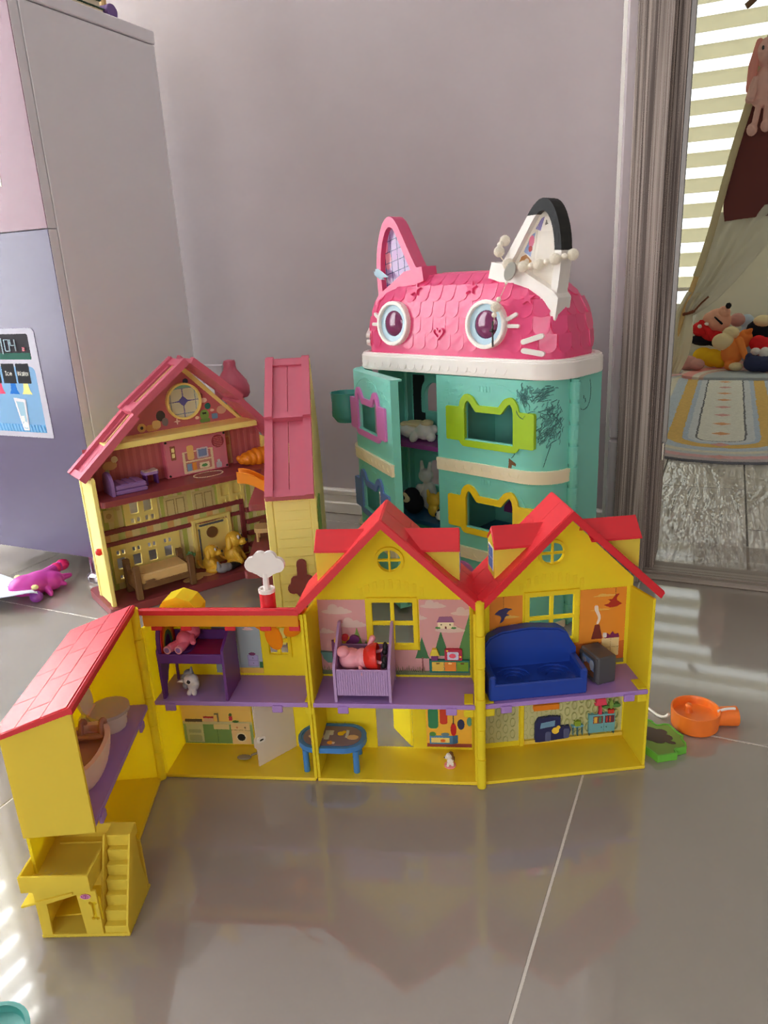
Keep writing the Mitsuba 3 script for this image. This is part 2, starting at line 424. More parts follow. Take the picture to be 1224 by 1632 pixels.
struct('wall_next_window', cat([box(-1.3, -.75, 4.74, 4.86, 0, 2.55), box(1.3, 1.7, 4.74, 4.86, 0, 2.55), box(-.75, 1.3, 4.74, 4.86, 0, .3), box(-.75, 1.3, 4.74, 4.86, 2.2, 2.55)]), 'wall_far')
struct('ceiling_next_room', cat([box(-.2, 1.7, 1.44, 1.65, 2.55, 2.6), box(-1.3, 1.7, 1.65, 4.8, 2.55, 2.6)]), 'ceiling')
struct('wall_next_near', cat([box(-1.3, -.155, 1.645, 1.665, 0, 2.55), box(-.2, -.1605, 1.44, 1.66, 0, 2.55), box(.92, 1.7, 1.45, 1.5, 0, 2.55), box(-.16, .92, 1.45, 1.5, 2.16, 2.55)]), 'wall_far')
pane('window_3', [(-.75, 4.83, .3), (1.3, 4.83, .3), (1.3, 4.83, 2.2), (-.75, 4.83, 2.2)], DAY_NEXT)
for k in range(15):
    z = 1.605 - .128 * (k - 4)
    if z - .078 > .3:
        P('window_3', 'blind_band', cat([box(-.74, 1.29, 4.70, 4.7012, z - .078, z - .006, .0003), box(-.74, 1.29, 4.715, 4.7162, z - .003, z - .009, .0002)]), 'blind_next')
P('window_3', 'bottom_rail', box(-.74, 1.29, 4.69, 4.71, .372, .392, .003), 'white')

wsx = thing('wall_socket', 'white socket plate low on the back wall behind the bulb shaped chimney', 'socket')
P(wsx, 'plate', box(-1.208, -1.138, 1.516, 1.5228, .245, .360, .003), 'wall'); P(wsx, 'outlet', box(-1.196, -1.150, 1.514, 1.5165, .28, .325, .002), 'trim')

# ------------------------------------------------------------------ tall cabinet (play fridge) on the left
cab = thing('tall_cabinet', 'tall light grey cabinet with lilac and pink front doors standing by the wall', 'cabinet')
CX, CY = -1.057, .975
P(cab, 'carcass', cat([box(-1.50, CX, CY + .021, 1.312, .062, .995, .0015), box(-1.50, CX + .001, CY + .018, 1.314, .997, 1.02, .0015)]), 'cabinet_grey', label='light grey side and top panel')
dl = P(cab, 'door', box(-1.50, CX, CY + .0005, CY + .019, .055, .6545, .0006), 'cabinet_grey')
P(dl, 'front_film', box(-1.50, CX - .0005, CY - .0008, CY + .001, .056, .6543, .0003), 'lilac_door', label='glossy lilac face')
du = P(cab, 'door', box(-1.50, CX, CY + .0005, CY + .019, .656, 1.0, .0006), 'cabinet_grey')
P(du, 'front_film', box(-1.50, CX - .0005, CY - .0008, CY + .001, .6562, .999, .0003), 'pink_door', label='glossy pink face')
for fx, fy in ((-1.108, .998), (-1.108, 1.28), (-1.475, 1.0), (-1.475, 1.28)):
    P(cab, 'foot', lathe([(0, 0), (.024, 0), (.025, .004), (.024, .012), (.018, .016), (.0165, .02), (.0165, .062), (0, .062)], (fx, fy, 0)), 'chrome', 40)
FC = Frame((0, CY - .0008), (1, 0))
it = [(rr(-1.4, .302, -1.150, .425, .012), (128, 172, 212)), (rr(-1.4, .438, -1.153, .484, .003), (44, 40, 46)), (rect(-1.4, .438, -1.154, .450), (36, 92, 78))]
it += [(rr(a, .394, b, .4305, .001), (26, 24, 30)) for a, b in ((-1.28, -1.243), (-1.237, -1.2035), (-1.199, -1.165))]
it += [(Polygon([(a - .006, .394), (a + .006, .394), (a + .008, .382), (a + .013, .374), (a - .013, .374), (a - .008, .382)]), c) for a, c in ((-1.252, (232, 74, 110)), (-1.2145, (30, 110, 196)), (-1.181, (240, 224, 140)))]
it += [(rect(-1.4, .302, -1.150, .3165), (96, 160, 214))] + [(Polygon([(a, .302), (a + .004, .302), (a + .001, .3165), (a - .003, .3165)]), (130, 186, 228)) for a in np.arange(-1.3, -1.15, .0085)]
it += [(Polygon([(-1.2195, .367), (-1.189, .364), (-1.193, .305), (-1.208, .305)]), (226, 222, 226)), (Polygon([(-1.214, .361), (-1.194, .359), (-1.196, .308), (-1.205, .308)]), (160, 196, 214)),
       (rr(-1.208, .322, -1.200, .333, .001), (236, 230, 226)), (circ(-1.200, .316, .006), (240, 232, 230))]
it += [(rect(-1.2235, .448, -1.2215, .477), (190, 210, 220)), (rr(-1.171, .4535, -1.1645, .455, .0002), (230, 120, 140)), (rr(-1.171, .456, -1.1645, .4575, .0002), (230, 170, 170)), (rr(-1.171, .4585, -1.1645, .460, .0002), (230, 120, 140))]
P7 = {'0': ['a', 'b', 'c', 'd', 'e', 'f'], '4': ['b', 'c', 'f', 'g'], '1': ['b', 'c']}
for ch, ox in (('0', -1.2150), ('4', -1.1995)):
    for s_ in P7[ch]:
        X, Z, w, h = ox, .453, .0125, .0215
        seg = {'a': (X, Z + h - .0012, X + w, Z + h), 'd': (X, Z, X + w, Z + .0012), 'g': (X, Z + h / 2 - .0006, X + w, Z + h / 2 + .0006), 'f': (X, Z + h / 2, X + .0012, Z + h), 'e': (X, Z, X + .0012, Z + h / 2),
               'b': (X + w - .0012, Z + h / 2, X + w, Z + h), 'c': (X + w - .0012, Z, X + w, Z + h / 2)}[s_]
        it.append((rect(*seg), (200, 226, 236)))
st = sticker(cab, 'control_sticker', FC, -.0004, Polygon([(-1.42, .292), (-1.136, .292), (-1.1345, .294), (-1.1355, .488), (-1.141, .494), (-1.42, .494)]), (196, 194, 208), it, m='print_matte')
for txt, tx, tz, hh in (('Ice', -1.2285, .4085, .0085), ('Water', -1.1965, .4085, .0085), ('Ice', -1.27, .4085, .0085)):
    t = meshkit.text_mesh(txt, hh, .0004); w = t.extents[0]
    t.vertices[:, 0] *= min(1, .030 / w)
    v = t.vertices; t2 = trimesh.Trimesh(np.stack([v[:, 0] + tx, -v[:, 2] - .0021, v[:, 1] + tz], 1), t.faces, process=False)
    if t2.volume < 0:
        t2.invert()
    P(st, 'lettering', FC(t2), 'white')
P(cab, 'white_tag', box(-1.2, -1.1445, CY - .0016, CY - .0007, .728, .747, .0002), 'white')

bk = thing('book', 'dark green book at the bottom of the pile on top of the tall cabinet', 'book', 'books on the cabinet')
P(bk, 'cover', cat([box(-1.25, -1.072, 1.07, 1.206, 1.0205, 1.0225), box(-1.25, -1.072, 1.07, 1.206, 1.031, 1.033)]), 'book_green_dark'); P(bk, 'pages', box(-1.248, -1.075, 1.072, 1.204, 1.0222, 1.0312), 'cream')
bk = thing('book', 'mid green book lying upon the dark green one on the cabinet', 'book', 'books on the cabinet')
P(bk, 'cover', cat([box(-1.25, -1.078, 1.08, 1.207, 1.0335, 1.0355), box(-1.25, -1.078, 1.08, 1.207, 1.046, 1.048)]), 'book_green'); P(bk, 'pages', box(-1.248, -1.082, 1.082, 1.205, 1.0352, 1.0462), 'cream')
pw = thing('purple_roll', 'small purple ribbed roll lying on the cabinet behind the green books', 'roll')
P(pw, 'body', cyl((-1.2, 1.226, 1.0335), (-1.073, 1.226, 1.0335), .0128, seg=28), 'book_purple', 40)
for k in range(7):
    P(pw, 'rib', cyl((-1.19 + .0185 * k, 1.226, 1.0335), (-1.186 + .0185 * k, 1.226, 1.0335), .0133, seg=28), 'violet', 40)
wb = thing('wooden_board', 'pale wooden board standing on the cabinet against the wall', 'board')
P(wb, 'board', box(-1.5, -1.11, 1.245, 1.258, 1.0205, 1.22, .003), 'tan')

# ------------------------------------------------------------------ yellow toy house, folded open
yh = thing('yellow_dollhouse', 'yellow folding toy house with red roofs, opened out in four rooms on the tiled floor', 'dollhouse')
hL, hM = np.array([-.569, .549]), np.array([-.213, .667])
F1, F2, FW = Frame(hL, (.949, .314)), Frame(hM, (.870, .492)), Frame(hL, (-.465, .886))
D = .062


def y_section(F, a, b, upper=True):
    P(yh, 'floor_plate', F(box(a, b, -.001, D, .0005, .0045)), 'yellow_solid')
    P(yh, 'upper_floor', F(box(a + .002, b - .002, 0, D - .002, .098, .1035)), 'purple', label='purple upper floor')


def side_wall(F, a, b, z1=.205, z0=.004):
    P(yh, 'side_wall', F(side(Polygon([(.001, z0), (D, z0), (D, z1 - .01), (.001, z1)]), a, b)), 'yellow')


def window(F, a0, a1, z0, z1, v, w=.0055, bars=True):
    fr = rect(a0 - w, z0 - w, a1 + w, z1 + w).difference(rect(a0, z0, a1, z1))
    m = [wall(fr, v - .003, v + .003)]
    if bars:
        mx, mz = (a0 + a1) / 2, (z0 + z1) / 2
        m += [box(mx - .0022, mx + .0022, v - .002, v + .002, z0, z1), box(a0, a1, v - .002, v + .002, mz - .0022, mz + .0022)]
    P(yh, 'window_frame', F(cat(m)), 'yellow')


def gable(F, a, b, mid, win, door=None, blocks=()):
    shape = Polygon([(a, .004), (b, .004), (b, .214), (mid, .309), (a, .214)])
    holes = [circ(mid, .251, .0135), rect(*win)] + ([rect(*door)] if door else [])
    P(yh, 'back_wall', F(wall(shape.difference(unary_union(holes)), D - .003, D)), 'yellow')
    ring = circ(mid, .251, .0165).difference(circ(mid, .251, .0130))
    P(yh, 'round_window', F(cat([wall(ring, D - .006, D + .001), box(mid - .0011, mid + .0011, D - .005, D, .238, .264), box(mid - .013, mid + .013, D - .005, D, .2499, .2521)])), 'yellow')
    window(F, win[0], win[2], win[1], win[3], D - .003)
    for k in range(9):                       # moulded arch of bricks over the window
        t = math.radians(60 + 60 * k / 8)
        cx, cz = mid + .07 * math.cos(t), .152 + .07 * math.sin(t)
        P(yh, 'arch_brick', F(box(cx - .0022, cx + .0022, D - .0035, D - .002, cz - .0055, cz + .0055, .0003)), 'yellow')
    # roof: two slopes with a rounded ridge, rows of tiles on both
    t, ov = .0055, .006
    apex = np.array([mid, .3185]); L = np.array([a - .006, .2215]); R = np.array([b + .006, .2215])
    dL = (L - apex) / np.linalg.norm(L - apex); dR = (R - apex) / np.linalg.norm(R - apex)
    prof = Polygon([L, apex, R, R + (-.003, -.0052), apex + (0, -.0075), L + (.003, -.0052)]).buffer(.0008, quad_segs=4)
    rf = P(yh, 'roof', F(wall(prof, -.004, D + ov)), 'red_roof', 35)
    for d, base in ((dL, L), (dR, R)):
        nrm = np.array([-d[1], d[0]]) * (1 if d[0] < 0 else -1)
        if nrm[1] < 0:
            nrm = -nrm
        o3 = np.array([apex[0] + nrm[0] * .0008, -.003, apex[1] + nrm[1] * .0008])
        W = lambda q, pt=False: (F.M[:3, :3] @ np.array(q, float)) + (F.o if pt else 0)
        tiles_on(rf, 'tile', W(o3, True), W((0, 1, 0)), W((d[0], 0, d[1])), W((nrm[0], 0, nrm[1])), D + ov + .002, np.linalg.norm(base - apex), 4, 2, 'red_roof', .0007, .0007)
    for s in (-1, 1):                        # dormers looking out sideways from both slopes
        o = a + .0165 if s < 0 else b - .0165
        i_ = mid - .032 if s < 0 else mid + .032
        X = lambda q: o + (i_ - o) * q
        dm = P(yh, 'dormer', F(hull([(X(0), .012, .2465), (X(0), .042, .2465), (X(0), .012, .2815), (X(0), .042, .2815), (X(1), .012, .2815), (X(1), .042, .2815), (X(0), .027, .293), (X(1), .027, .293)])), 'yellow_pale')
        P(dm, 'dormer_roof', F(cat([hull([(o - s * -.001, .0085, .280), (X(1.15), .0085, .280), (o - s * -.001, .027, .2975), (X(1.25), .027, .2975), (o, .0085, .2825), (X(1.15), .0085, .2825), (o, .027, .300), (X(1.25), .027, .300)]),
                                    hull([(o, .0455, .280), (X(1.15), .0455, .280), (o, .027, .2975), (X(1.25), .027, .2975), (o, .0455, .2825), (X(1.15), .0455, .2825), (o, .027, .300), (X(1.25), .027, .300)])])), 'red_roof')
        wf = o + s * .0006
        cs = [(wf, q, z) for q in (.017, .037) for z in (.253, .279)] + [(wf - s * .001, q, z) for q in (.017, .037) for z in (.253, .279)]
        P(dm, 'dormer_window', F(hull(cs)), 'white')
        for q0 in (.0182, .0276):
            for z0 in (.2545, .2665):
                cs = [(wf + s * e, q, z) for e in (.0003, -.0005) for q in (q0, q0 + .0082) for z in (z0, z0 + .011)]
                P(dm, 'window_pane', F(hull(cs)), 'periwinkle')
    for u_ in (a, b - .003):
        side_wall(F, u_, u_ + .003, .213)


# low room with the flat ridge
y_section(F1, .004, .187)
lowwin = (.130, .133, .153, .168)
P(yh, 'back_wall', F1(wall(rect(.004, .004, .187, .1855).difference(unary_union([rect(*lowwin), rect(.098, .006, .116, .07)])), D - .003, D)), 'yellow')
window(F1, lowwin[0], lowwin[2], lowwin[1], lowwin[3], D - .003, .004)
side_wall(F1, .004, .007, .1955)
rf = P(yh, 'roof', F1(side(Polygon([(-.003, .213), (-.003, .2185), (0, .2195), (D + .008, .187), (D + .008, .182), (0, .213)]), .006, .1845)), 'red_roof')
P(yh, 'fascia', F1(box(.008, .183, .0005, .0022, .1975, .2125)), 'amber', label='translucent strip under the red ridge')
for u_ in (.016, .05, .1, .14, .172):
    P(rf, 'tab', F1(box(u_, u_ + .012, .0008, .003, .1925, .199)), 'red_roof')
cs = F1.M[:3, :3]
tiles_on(rf, 'tile', cs @ np.array([.007, 0, .2195]) + F1.o, cs @ np.array([1, 0, 0.]), cs @ np.array([0, .907, -.421]), cs @ np.array([0, .421, .907]), .176, .074, 2, 4, 'red_roof')
hx = P(yh, 'dormer', F1(hull([(u_, v_, z_) for u_, z_ in ((.012, .185), (.009, .200), (.018, .212), (.034, .2175), (.050, .212), (.058, .200), (.055, .185)) for v_ in (.034, .062)])), 'yellow', label='small yellow dormer behind the low red ridge')
P(yh, 'side_wall', F1(side(Polygon([(-.001, .004), (D, .004), (D, .1855), (-.001, .213)]), .1855, .1885)), 'yellow')

# middle gable and right gable
y_section(F1, .189, .373)
gable(F1, .189, .373, .278, (.255, .1465, .302, .2005), (.252, .0045, .296, .075))
y_section(F2, .004, .192)
gable(F2, .004, .192, .097, (.071, .1445, .123, .2005))
# back door, swung outwards, and the white door swung inwards
bd = P(yh, 'back_door', F1(cat([hull([(a_, b_, z) for z in (.006, .092) for a_, b_ in ((.2955, D), (.2930, D), (.2710, D + .036), (.2685, D + .036))])])), 'yellow', label='back door standing open')
P(bd, 'door_pane', F1(hull([(a_, b_, z) for z in (.058, .074) for a_, b_ in ((.2885, D + .010), (.2865, D + .010), (.277, D + .0265), (.275, D + .0265))])), 'white')
wd0, wd1 = np.array([.1505, .0585]), np.array([.1145, .0175])
wdF = Frame(F1.M[:3, :3] @ np.array([*wd0, 0]) + F1.o, (F1.M[:3, :3] @ np.array([*(wd1 - wd0), 0])))
wdp = Polygon([(0, .005), (.0545, .005), (.0545, .028), (.0575, .032), (.0575, .042), (.0545, .046), (.0545, .076), (.051, .086), (.044, .093), (.034, .0965), (0, .0965)])
wd = P(yh, 'white_door', wdF(wall(wdp, -.001, .001)), 'door_white', label='white arched door swung into the kitchen')
P(wd, 'door_plate', wdF(wall(rr(.043, .036, .054, .043, .003), -.002, .002)), 'white')
P(wd, 'keyhole', wdF(wall(rr(.046, .0385, .051, .0405, .0009), -.0023, .0023)), 'black')
# wing on the left
y_section(FW, -.199, -.003)
P(yh, 'back_wall', FW(box(-.199, -.003, D - .003, D, .004, .196)), 'yellow')
P(yh, 'end_wall', FW(side(Polygon([(-.001, .097), (D, .097), (D, .1985), (-.001, .2205)]), -.2025, -.1992)), 'yellow_pale')
P(yh, 'side_wall', FW(side(Polygon([(.0, .0045), (D, .0045), (D, .199), (0, .2205)]), -.0065, -.0035)), 'yellow')
rf = P(yh, 'roof', FW(side(Polygon([(-.0035, .2195), (-.0035, .2248), (-.001, .226), (D + .008, .2015), (D + .008, .197), (0, .2198)]), -.205, -.004)), 'red_roof')
W3 = FW.M[:3, :3]
tiles_on(rf, 'tile', W3 @ np.array([-.204, .0005, .2256]) + FW.o, W3 @ np.array([1, 0, 0.]), W3 @ np.array([0, .943, -.334]), W3 @ np.array([0, .334, .943]), .199, .073, 3, 4, 'red_roof', .0008, .0009)
P(rf, 'tab', FW(box(-.03, -.018, .0015, .006, .213, .220)), 'red_roof')
# slots, brackets, hinges
for hp, zt in ((hL, .222), (hM, .229)):
    for k in range(6):
        z0_ = .001 + (zt - .001) * k / 6
        P(yh, 'hinge_barrel', cyl((hp[0] + .003, hp[1] - .003, z0_ + .0004), (hp[0] + .003, hp[1] - .003, .001 + (zt - .001) * (k + 1) / 6 - .0004), .0046 if k % 2 else .0050), 'yellow', 40)
for F, us in ((F1, (.025, .15, .225, .345)), (F2, (.03, .168)), (FW, (-.18, -.04))):
    for u_ in us:
        P(yh, 'floor_clip', F(box(u_ - .006, u_ + .006, -.0022, .001, .092, .1005)), 'purple')
for F, u_ in ((F1, .1865), (F1, .364), (F2, .012), (F2, .184)):
    P(yh, 'bracket', F(box(u_ - .0055, u_ + .0055, .0, .005, .0885, .0975, .001)), 'yellow')
    P(yh, 'corner_plate', F(box(u_ - .005, u_ + .005, .002, .022, .1036, .1048, .0003)), 'yellow')

# printed panels inside the house
g1, g2, g3 = (126, 158, 74), (84, 134, 70), (62, 112, 66)
it = [(cloud(.214, .188, .036), (216, 188, 174)), (cloud(.231, .171, .036), (216, 188, 174)), (cloud(.2, .162, .02), (216, 188, 174)), (cloud(.325, .195, .03), (216, 188, 174)), (cloud(.305, .18, .026), (216, 188, 174)), (cloud(.36, .186, .03), (216, 188, 174))]
it += [(fir(.236, .132, .036), g1), (fir(.246, .13, .022), g2), (fir(.366, .125, .06), g2), (fir(.333, .136, .028), g3), (fir(.311, .132, .024), g3), (rect(.3105, .112, .312, .13), (140, 84, 80)), (cloud(.344, .165, .034), (216, 188, 174)),
       (rect(.330, .167, .348, .175), (240, 222, 180)), (Polygon([(.329, .175), (.349, .175), (.346, .182), (.332, .182)]), (150, 96, 130)), (circ(.334, .172, .0009), (90, 80, 60)), (circ(.344, .172, .0009), (90, 80, 60)), (rect(.338, .167, .340, .170), (120, 60, 50)), (circ(.33, .168, .003, .0012), g2), (circ(.348, .168, .003, .0012), g2)]
it += [(rect(.187, .107, .375, .112), (110, 122, 84))] + [(Polygon([(a_ - .0007, .111), (a_ + .0007, .111), (a_, .111 + .004 + .004 * ((i * 7) % 5) / 4)]), (130, 134, 92)) for i, a_ in enumerate(np.arange(.19, .315, .0025))]
it += [(Polygon([(.192, .138), (.206, .137), (.208, .124), (.2, .124), (.196, .128)]), (96, 140, 130)), (rect(.206, .128, .212, .152), (120, 56, 96)), (circ(.219, .152, .010, .006), (240, 200, 60)), (circ(.228, .146, .006, .008), (116, 56, 110)), (Polygon([(.214, .15), (.219, .15), (.216, .162)]), (40, 32, 60)), (circ(.233, .154, .006, .005), (116, 56, 110)), (circ(.222, .156, .004), (206, 60, 60))]
it += [(rect(.319, .112, .365, .128), (36, 110, 96)), (rect(.322, .114, .336, .126), (226, 190, 76)), (rect(.3365, .114, .350, .126), (232, 140, 50)), (rect(.3505, .114, .364, .126), (120, 160, 44)), (rr(.337, .128, .357, .142, .0015), (180, 44, 70)), (rr(.340, .129, .353, .139, .001), (206, 206, 226)), (circ(.346, .134, .004, .003), (226, 90, 110)),
       (Polygon([(.32, .134), (.331, .134), (.328, .142), (.323, .142)]), (220, 200, 60)), (rect(.3215, .128, .329, .134), (110, 50, 100)), (circ(.34, .1405, .0012), (246, 200, 60)), (circ(.355, .133, .0012), (246, 200, 60)), (rr(.327, .1235, .331, .125, .0004), (120, 90, 40)), (rr(.341, .1235, .345, .125, .0004), (250, 220, 150)), (rr(.355, .1235, .359, .125, .0004), (110, 70, 40))]
sticker(yh, 'wallpaper', F1, D - .0031, rect(.1895, .107, .366, .203).difference(rect(.2475, .139, .309, .21)), (212, 156, 152), it)
it = [(cloud(.106, .165, .014), (236, 200, 190)), (rect(.102, .116, .115, .131), (160, 150, 190)), (rect(.103, .117, .114, .1235), (176, 166, 204)), (rect(.103, .1245, .114, .130), (176, 166, 204)), (circ(.1085, .12, .0006), (60, 40, 60)), (circ(.1085, .127, .0006), (60, 40, 60)), (circ(.108, .1325, .004, .002), (120, 60, 100)), (rect(.116, .114, .12, .122), g3), (rect(.08, .107, .12, .114), (236, 196, 90))]
sticker(yh, 'wallpaper', F1, D - .0031, rect(.062, .107, .120, .182), (166, 182, 184), it)
it = [(rect(.008, .006, .1, .036), (150, 180, 120)), (rect(.012, .008, .034, .036), (196, 204, 160)), (rr(.015, .009, .031, .018, .002), (170, 184, 140)), (rr(.015, .021, .031, .026, .001), (170, 184, 140)), (rect(.012, .036, .034, .040), (90, 76, 60)), (rect(.008, .034, .1, .038), (206, 200, 150)), (rect(.012, .037, .034, .041), (96, 80, 66)), (rect(.034, .007, .070, .033), (122, 164, 96)), (rect(.0515, .007, .0522, .033), (90, 130, 70)),
      (rect(.048, .027, .068, .034), (228, 212, 150)), (rect(.070, .006, .094, .036), (236, 208, 150)), (circ(.082, .016, .0066), (240, 226, 190)), (circ(.082, .016, .005), (34, 34, 34)), (rect(.070, .026, .094, .0265), (120, 100, 60)), (circ(.078, .030, .0012), (200, 120, 80)), (circ(.088, .030, .0012), (120, 100, 60)), (rr(.036, .038, .049, .043, .001), (226, 190, 150)), (rect(.036, .043, .049, .045), (180, 60, 70)), (rr(.069, .04, .073, .046, .001), (200, 60, 80)), (circ(.071, .048, .0018), (90, 110, 60)), (rect(.054, .038, .0556, .05), (130, 120, 90)), (rect(.0505, .048, .055, .0496), (130, 120, 90)), (circ(.077, .0385, .004, .0013), (70, 110, 50))]
sticker(yh, 'kitchen_print', F1, D - .0031, rect(.0085, .006, .0975, .094), (244, 206, 110), it)
it = [(rect(.313, .008, .367, .013), (150, 70, 60)), (rect(.316, .012, .344, .024), (80, 130, 170)), (rect(.318, .014, .340, .021), (236, 214, 130)), (Polygon([(.344, .012), (.350, .014), (.350, .025), (.344, .024)]), (60, 104, 140)), (circ(.32, .026, .004, .003), (80, 140, 70)), (circ(.335, .026, .005, .002), (100, 130, 140)), (rr(.315, .034, .327, .062, .004), (50, 130, 86)), (rr(.329, .04, .338, .062, .003), (200, 64, 40)), (circ(.345, .033, .0035, .009), (196, 40, 40)), (rect(.3445, .04, .3455, .058), (60, 60, 60)), (circ(.354, .04, .0042, .007), (44, 48, 84)), (circ(.364, .044, .003, .006), (90, 150, 120)), (circ(.332, .017, .003, .002), (230, 120, 50))]
sticker(yh, 'cloakroom_print', F1, D - .0031, rect(.3125, .008, .3665, .094), (236, 182, 60), it)


def wings(x, z, s, a):
    p = Polygon([(-1, .1), (-.55, .62), (.15, .95), (1, .85), (.55, .6), (.35, .2), (.75, .1), (.3, -.1), (.1, -.75), (-.25, -1), (-.15, -.4), (-.3, -.1)])
    return affinity.translate(affinity.rotate(affinity.scale(p, s, s, origin=(0, 0)), a, origin=(0, 0)), x, z)


it = [(rect(.0, .1, .2, .135), (206, 110, 50)), (affinity.scale(cloud(.16, .192, .03), 1, .35), (236, 186, 90)), (affinity.scale(cloud(.155, .175, .024), 1, .35), (236, 180, 80)), (affinity.scale(cloud(.05, .176, .02), 1, .6), (236, 190, 90)), (affinity.scale(cloud(.034, .162, .02), 1, .5), (230, 176, 76)),
      (wings(.041, .180, .010, -8), (66, 60, 104)), (wings(.1705, .187, .010, 160), (176, 50, 40)), (rect(.0415, .188, .0418, .204), (120, 70, 40)), (rect(.1715, .192, .1718, .204), (120, 70, 40)), (rr(.0495, .157, .0575, .168, .0004), (236, 230, 220)), (circ(.0535, .1625, .0022, .003), (90, 110, 100)), (circ(.0535, .1625, .0012, .0018), (236, 230, 220)),
      (circ(.034, .148, .0075), (196, 206, 196)), (circ(.0325, .149, .0035), (110, 150, 80)), (circ(.037, .145, .0025), (110, 150, 80)), (Polygon([(.145, .140), (.149, .158), (.154, .158), (.158, .140)]), (120, 50, 40)), (unary_union([circ(.1515 + .002 * math.sin(q), .160 + .0042 * q, .0013 + .0002 * q) for q in np.arange(0, 5, .35)]), (240, 222, 200)),
      (rect(.1575, .117, .178, .140), (236, 214, 160)), (rect(.1678, .117, .1681, .140), (150, 110, 70)), (rect(.1575, .128, .178, .1284), (150, 110, 70)), (Polygon([(.161, .140), (.164, .146), (.167, .143), (.17, .148), (.173, .144), (.177, .145), (.178, .140)]), (126, 44, 90)), (rr(.1585, .141, .163, .147, .001), (240, 234, 226)), (rect(.0, .1, .2, .112), (130, 128, 100))]
sticker(yh, 'wallpaper', F2, D - .0031, rect(.0255, .107, .1845, .203).difference(rect(.0635, .137, .1305, .21)), (232, 146, 50), it)


def damask(a, b):
    return [(affinity.scale(circ(x_, z_, .0032, .0062), 1, 1).difference(circ(x_, z_, .0025, .0052)), (176, 178, 120)) for i, x_ in enumerate(np.arange(a, b, .0085)) for z_ in np.arange(.014 + (i % 2) * .008, .095, .016)]


sticker(yh, 'wallpaper', F2, D - .0031, rect(.0075, .012, .060, .095), (196, 194, 138), damask(.01, .06))
base = rect(.0665, .008, .187, .095)
sf = Polygon([(.079, .010), (.079, .034), (.083, .042), (.0975, .0435), (.110, .042), (.110, .028), (.121, .028), (.123, .022), (.12, .0115), (.084, .009)])
it = damask(.068, .187) + [(rect(.06, .0, .19, .0125), (226, 198, 80)), (sf, (40, 44, 88)), (rr(.0915, .0095, .0985, .0225, .002), (84, 92, 130)), (rr(.114, .0115, .121, .025, .002), (84, 92, 130)), (Polygon([(.085, .028), (.103, .030), (.1035, .038), (.086, .0355)]), (110, 150, 180)), (circ(.104, .0235, .0045), (244, 206, 70)), (circ(.1075, .0275, .0026), (244, 206, 70)), (rr(.077, .053, .108, .060, .001), (226, 130, 30)),
      (circ(.1315, .0265, .0075, .0016), (110, 170, 190)), (rect(.1258, .014, .1264, .026), (70, 110, 120)), (rect(.1312, .013, .1318, .026), (70, 110, 120)), (rect(.137, .014, .1376, .026), (70, 110, 120)), (rr(.1275, .0265, .135, .0335, .001), (130, 156, 50)),
      (rect(.145, .0155, .177, .0405), (110, 170, 180)), (rect(.150, .028, .162, .038), (120, 60, 60)), (rect(.1645, .028, .176, .038), (96, 50, 70)), (rect(.151, .029, .155, .037), (220, 180, 80)), (rect(.157, .029, .160, .037), (70, 130, 110)), (rect(.166, .029, .1675, .037), (200, 60, 60)), (rect(.170, .029, .1715, .037), (210, 90, 60)), (rect(.1632, .0165, .1635, .028), (60, 100, 110)), (circ(.1605, .0225, .0008), (60, 90, 100)), (circ(.1665, .0225, .0008), (60, 90, 100)), (rect(.1455, .012, .1462, .0155), (60, 90, 100)), (rect(.1755, .012, .1762, .0155), (60, 90, 100)),
      (Polygon([(.1565, .0405), (.1605, .0405), (.1595, .053), (.1575, .053)]), (210, 60, 90)), (Polygon([(.152, .053), (.166, .053), (.164, .062), (.154, .062)]), (226, 70, 100)), (rect(.168, .0405, .175, .046), (200, 60, 50)), (circ(.1655, .050, .0045, .002), g2), (circ(.1715, .053, .0025, .006), g1), (circ(.178, .051, .005, .0026), g2)]
sticker(yh, 'living_room_print', F2, D - .0031, base, (196, 194, 138), it)
P(yh, 'wall_rib', F2(box(.061, .066, D - .006, D - .003, .0045, .097)), 'yellow')
# chimney with a cloud of smoke
ch = P(yh, 'chimney', F1(lathe([(0, .195), (.0085, .195), (.0085, .2335), (0, .2335)], (.148, .014, 0))), 'red_roof', 40)
P(ch, 'chimney_cap', F1(lathe([(0, .2336), (.0092, .2336), (.0092, .2375), (.0065, .2375), (.0065, .2352), (0, .2352)], (.148, .014, 0))), 'white', 40)
P(ch, 'smoke_stem', F1(cyl((.148, .014, .2352), (.1485, .014, .2555), .0034)), 'white', 40)
P(ch, 'smoke_cloud', F1(wall(unary_union([circ(.1355, .2655, .0085), circ(.1445, .2725, .0078), circ(.1545, .2725, .0078), circ(.162, .265, .0085), Polygon([(.1285, .263), (.169, .263), (.160, .2555), (.149, .2515), (.137, .2555)]), circ(.1485, .262, .0115)]).buffer(-.001).buffer(.001), .0115, .0175)), 'white', label='white smoke cloud')

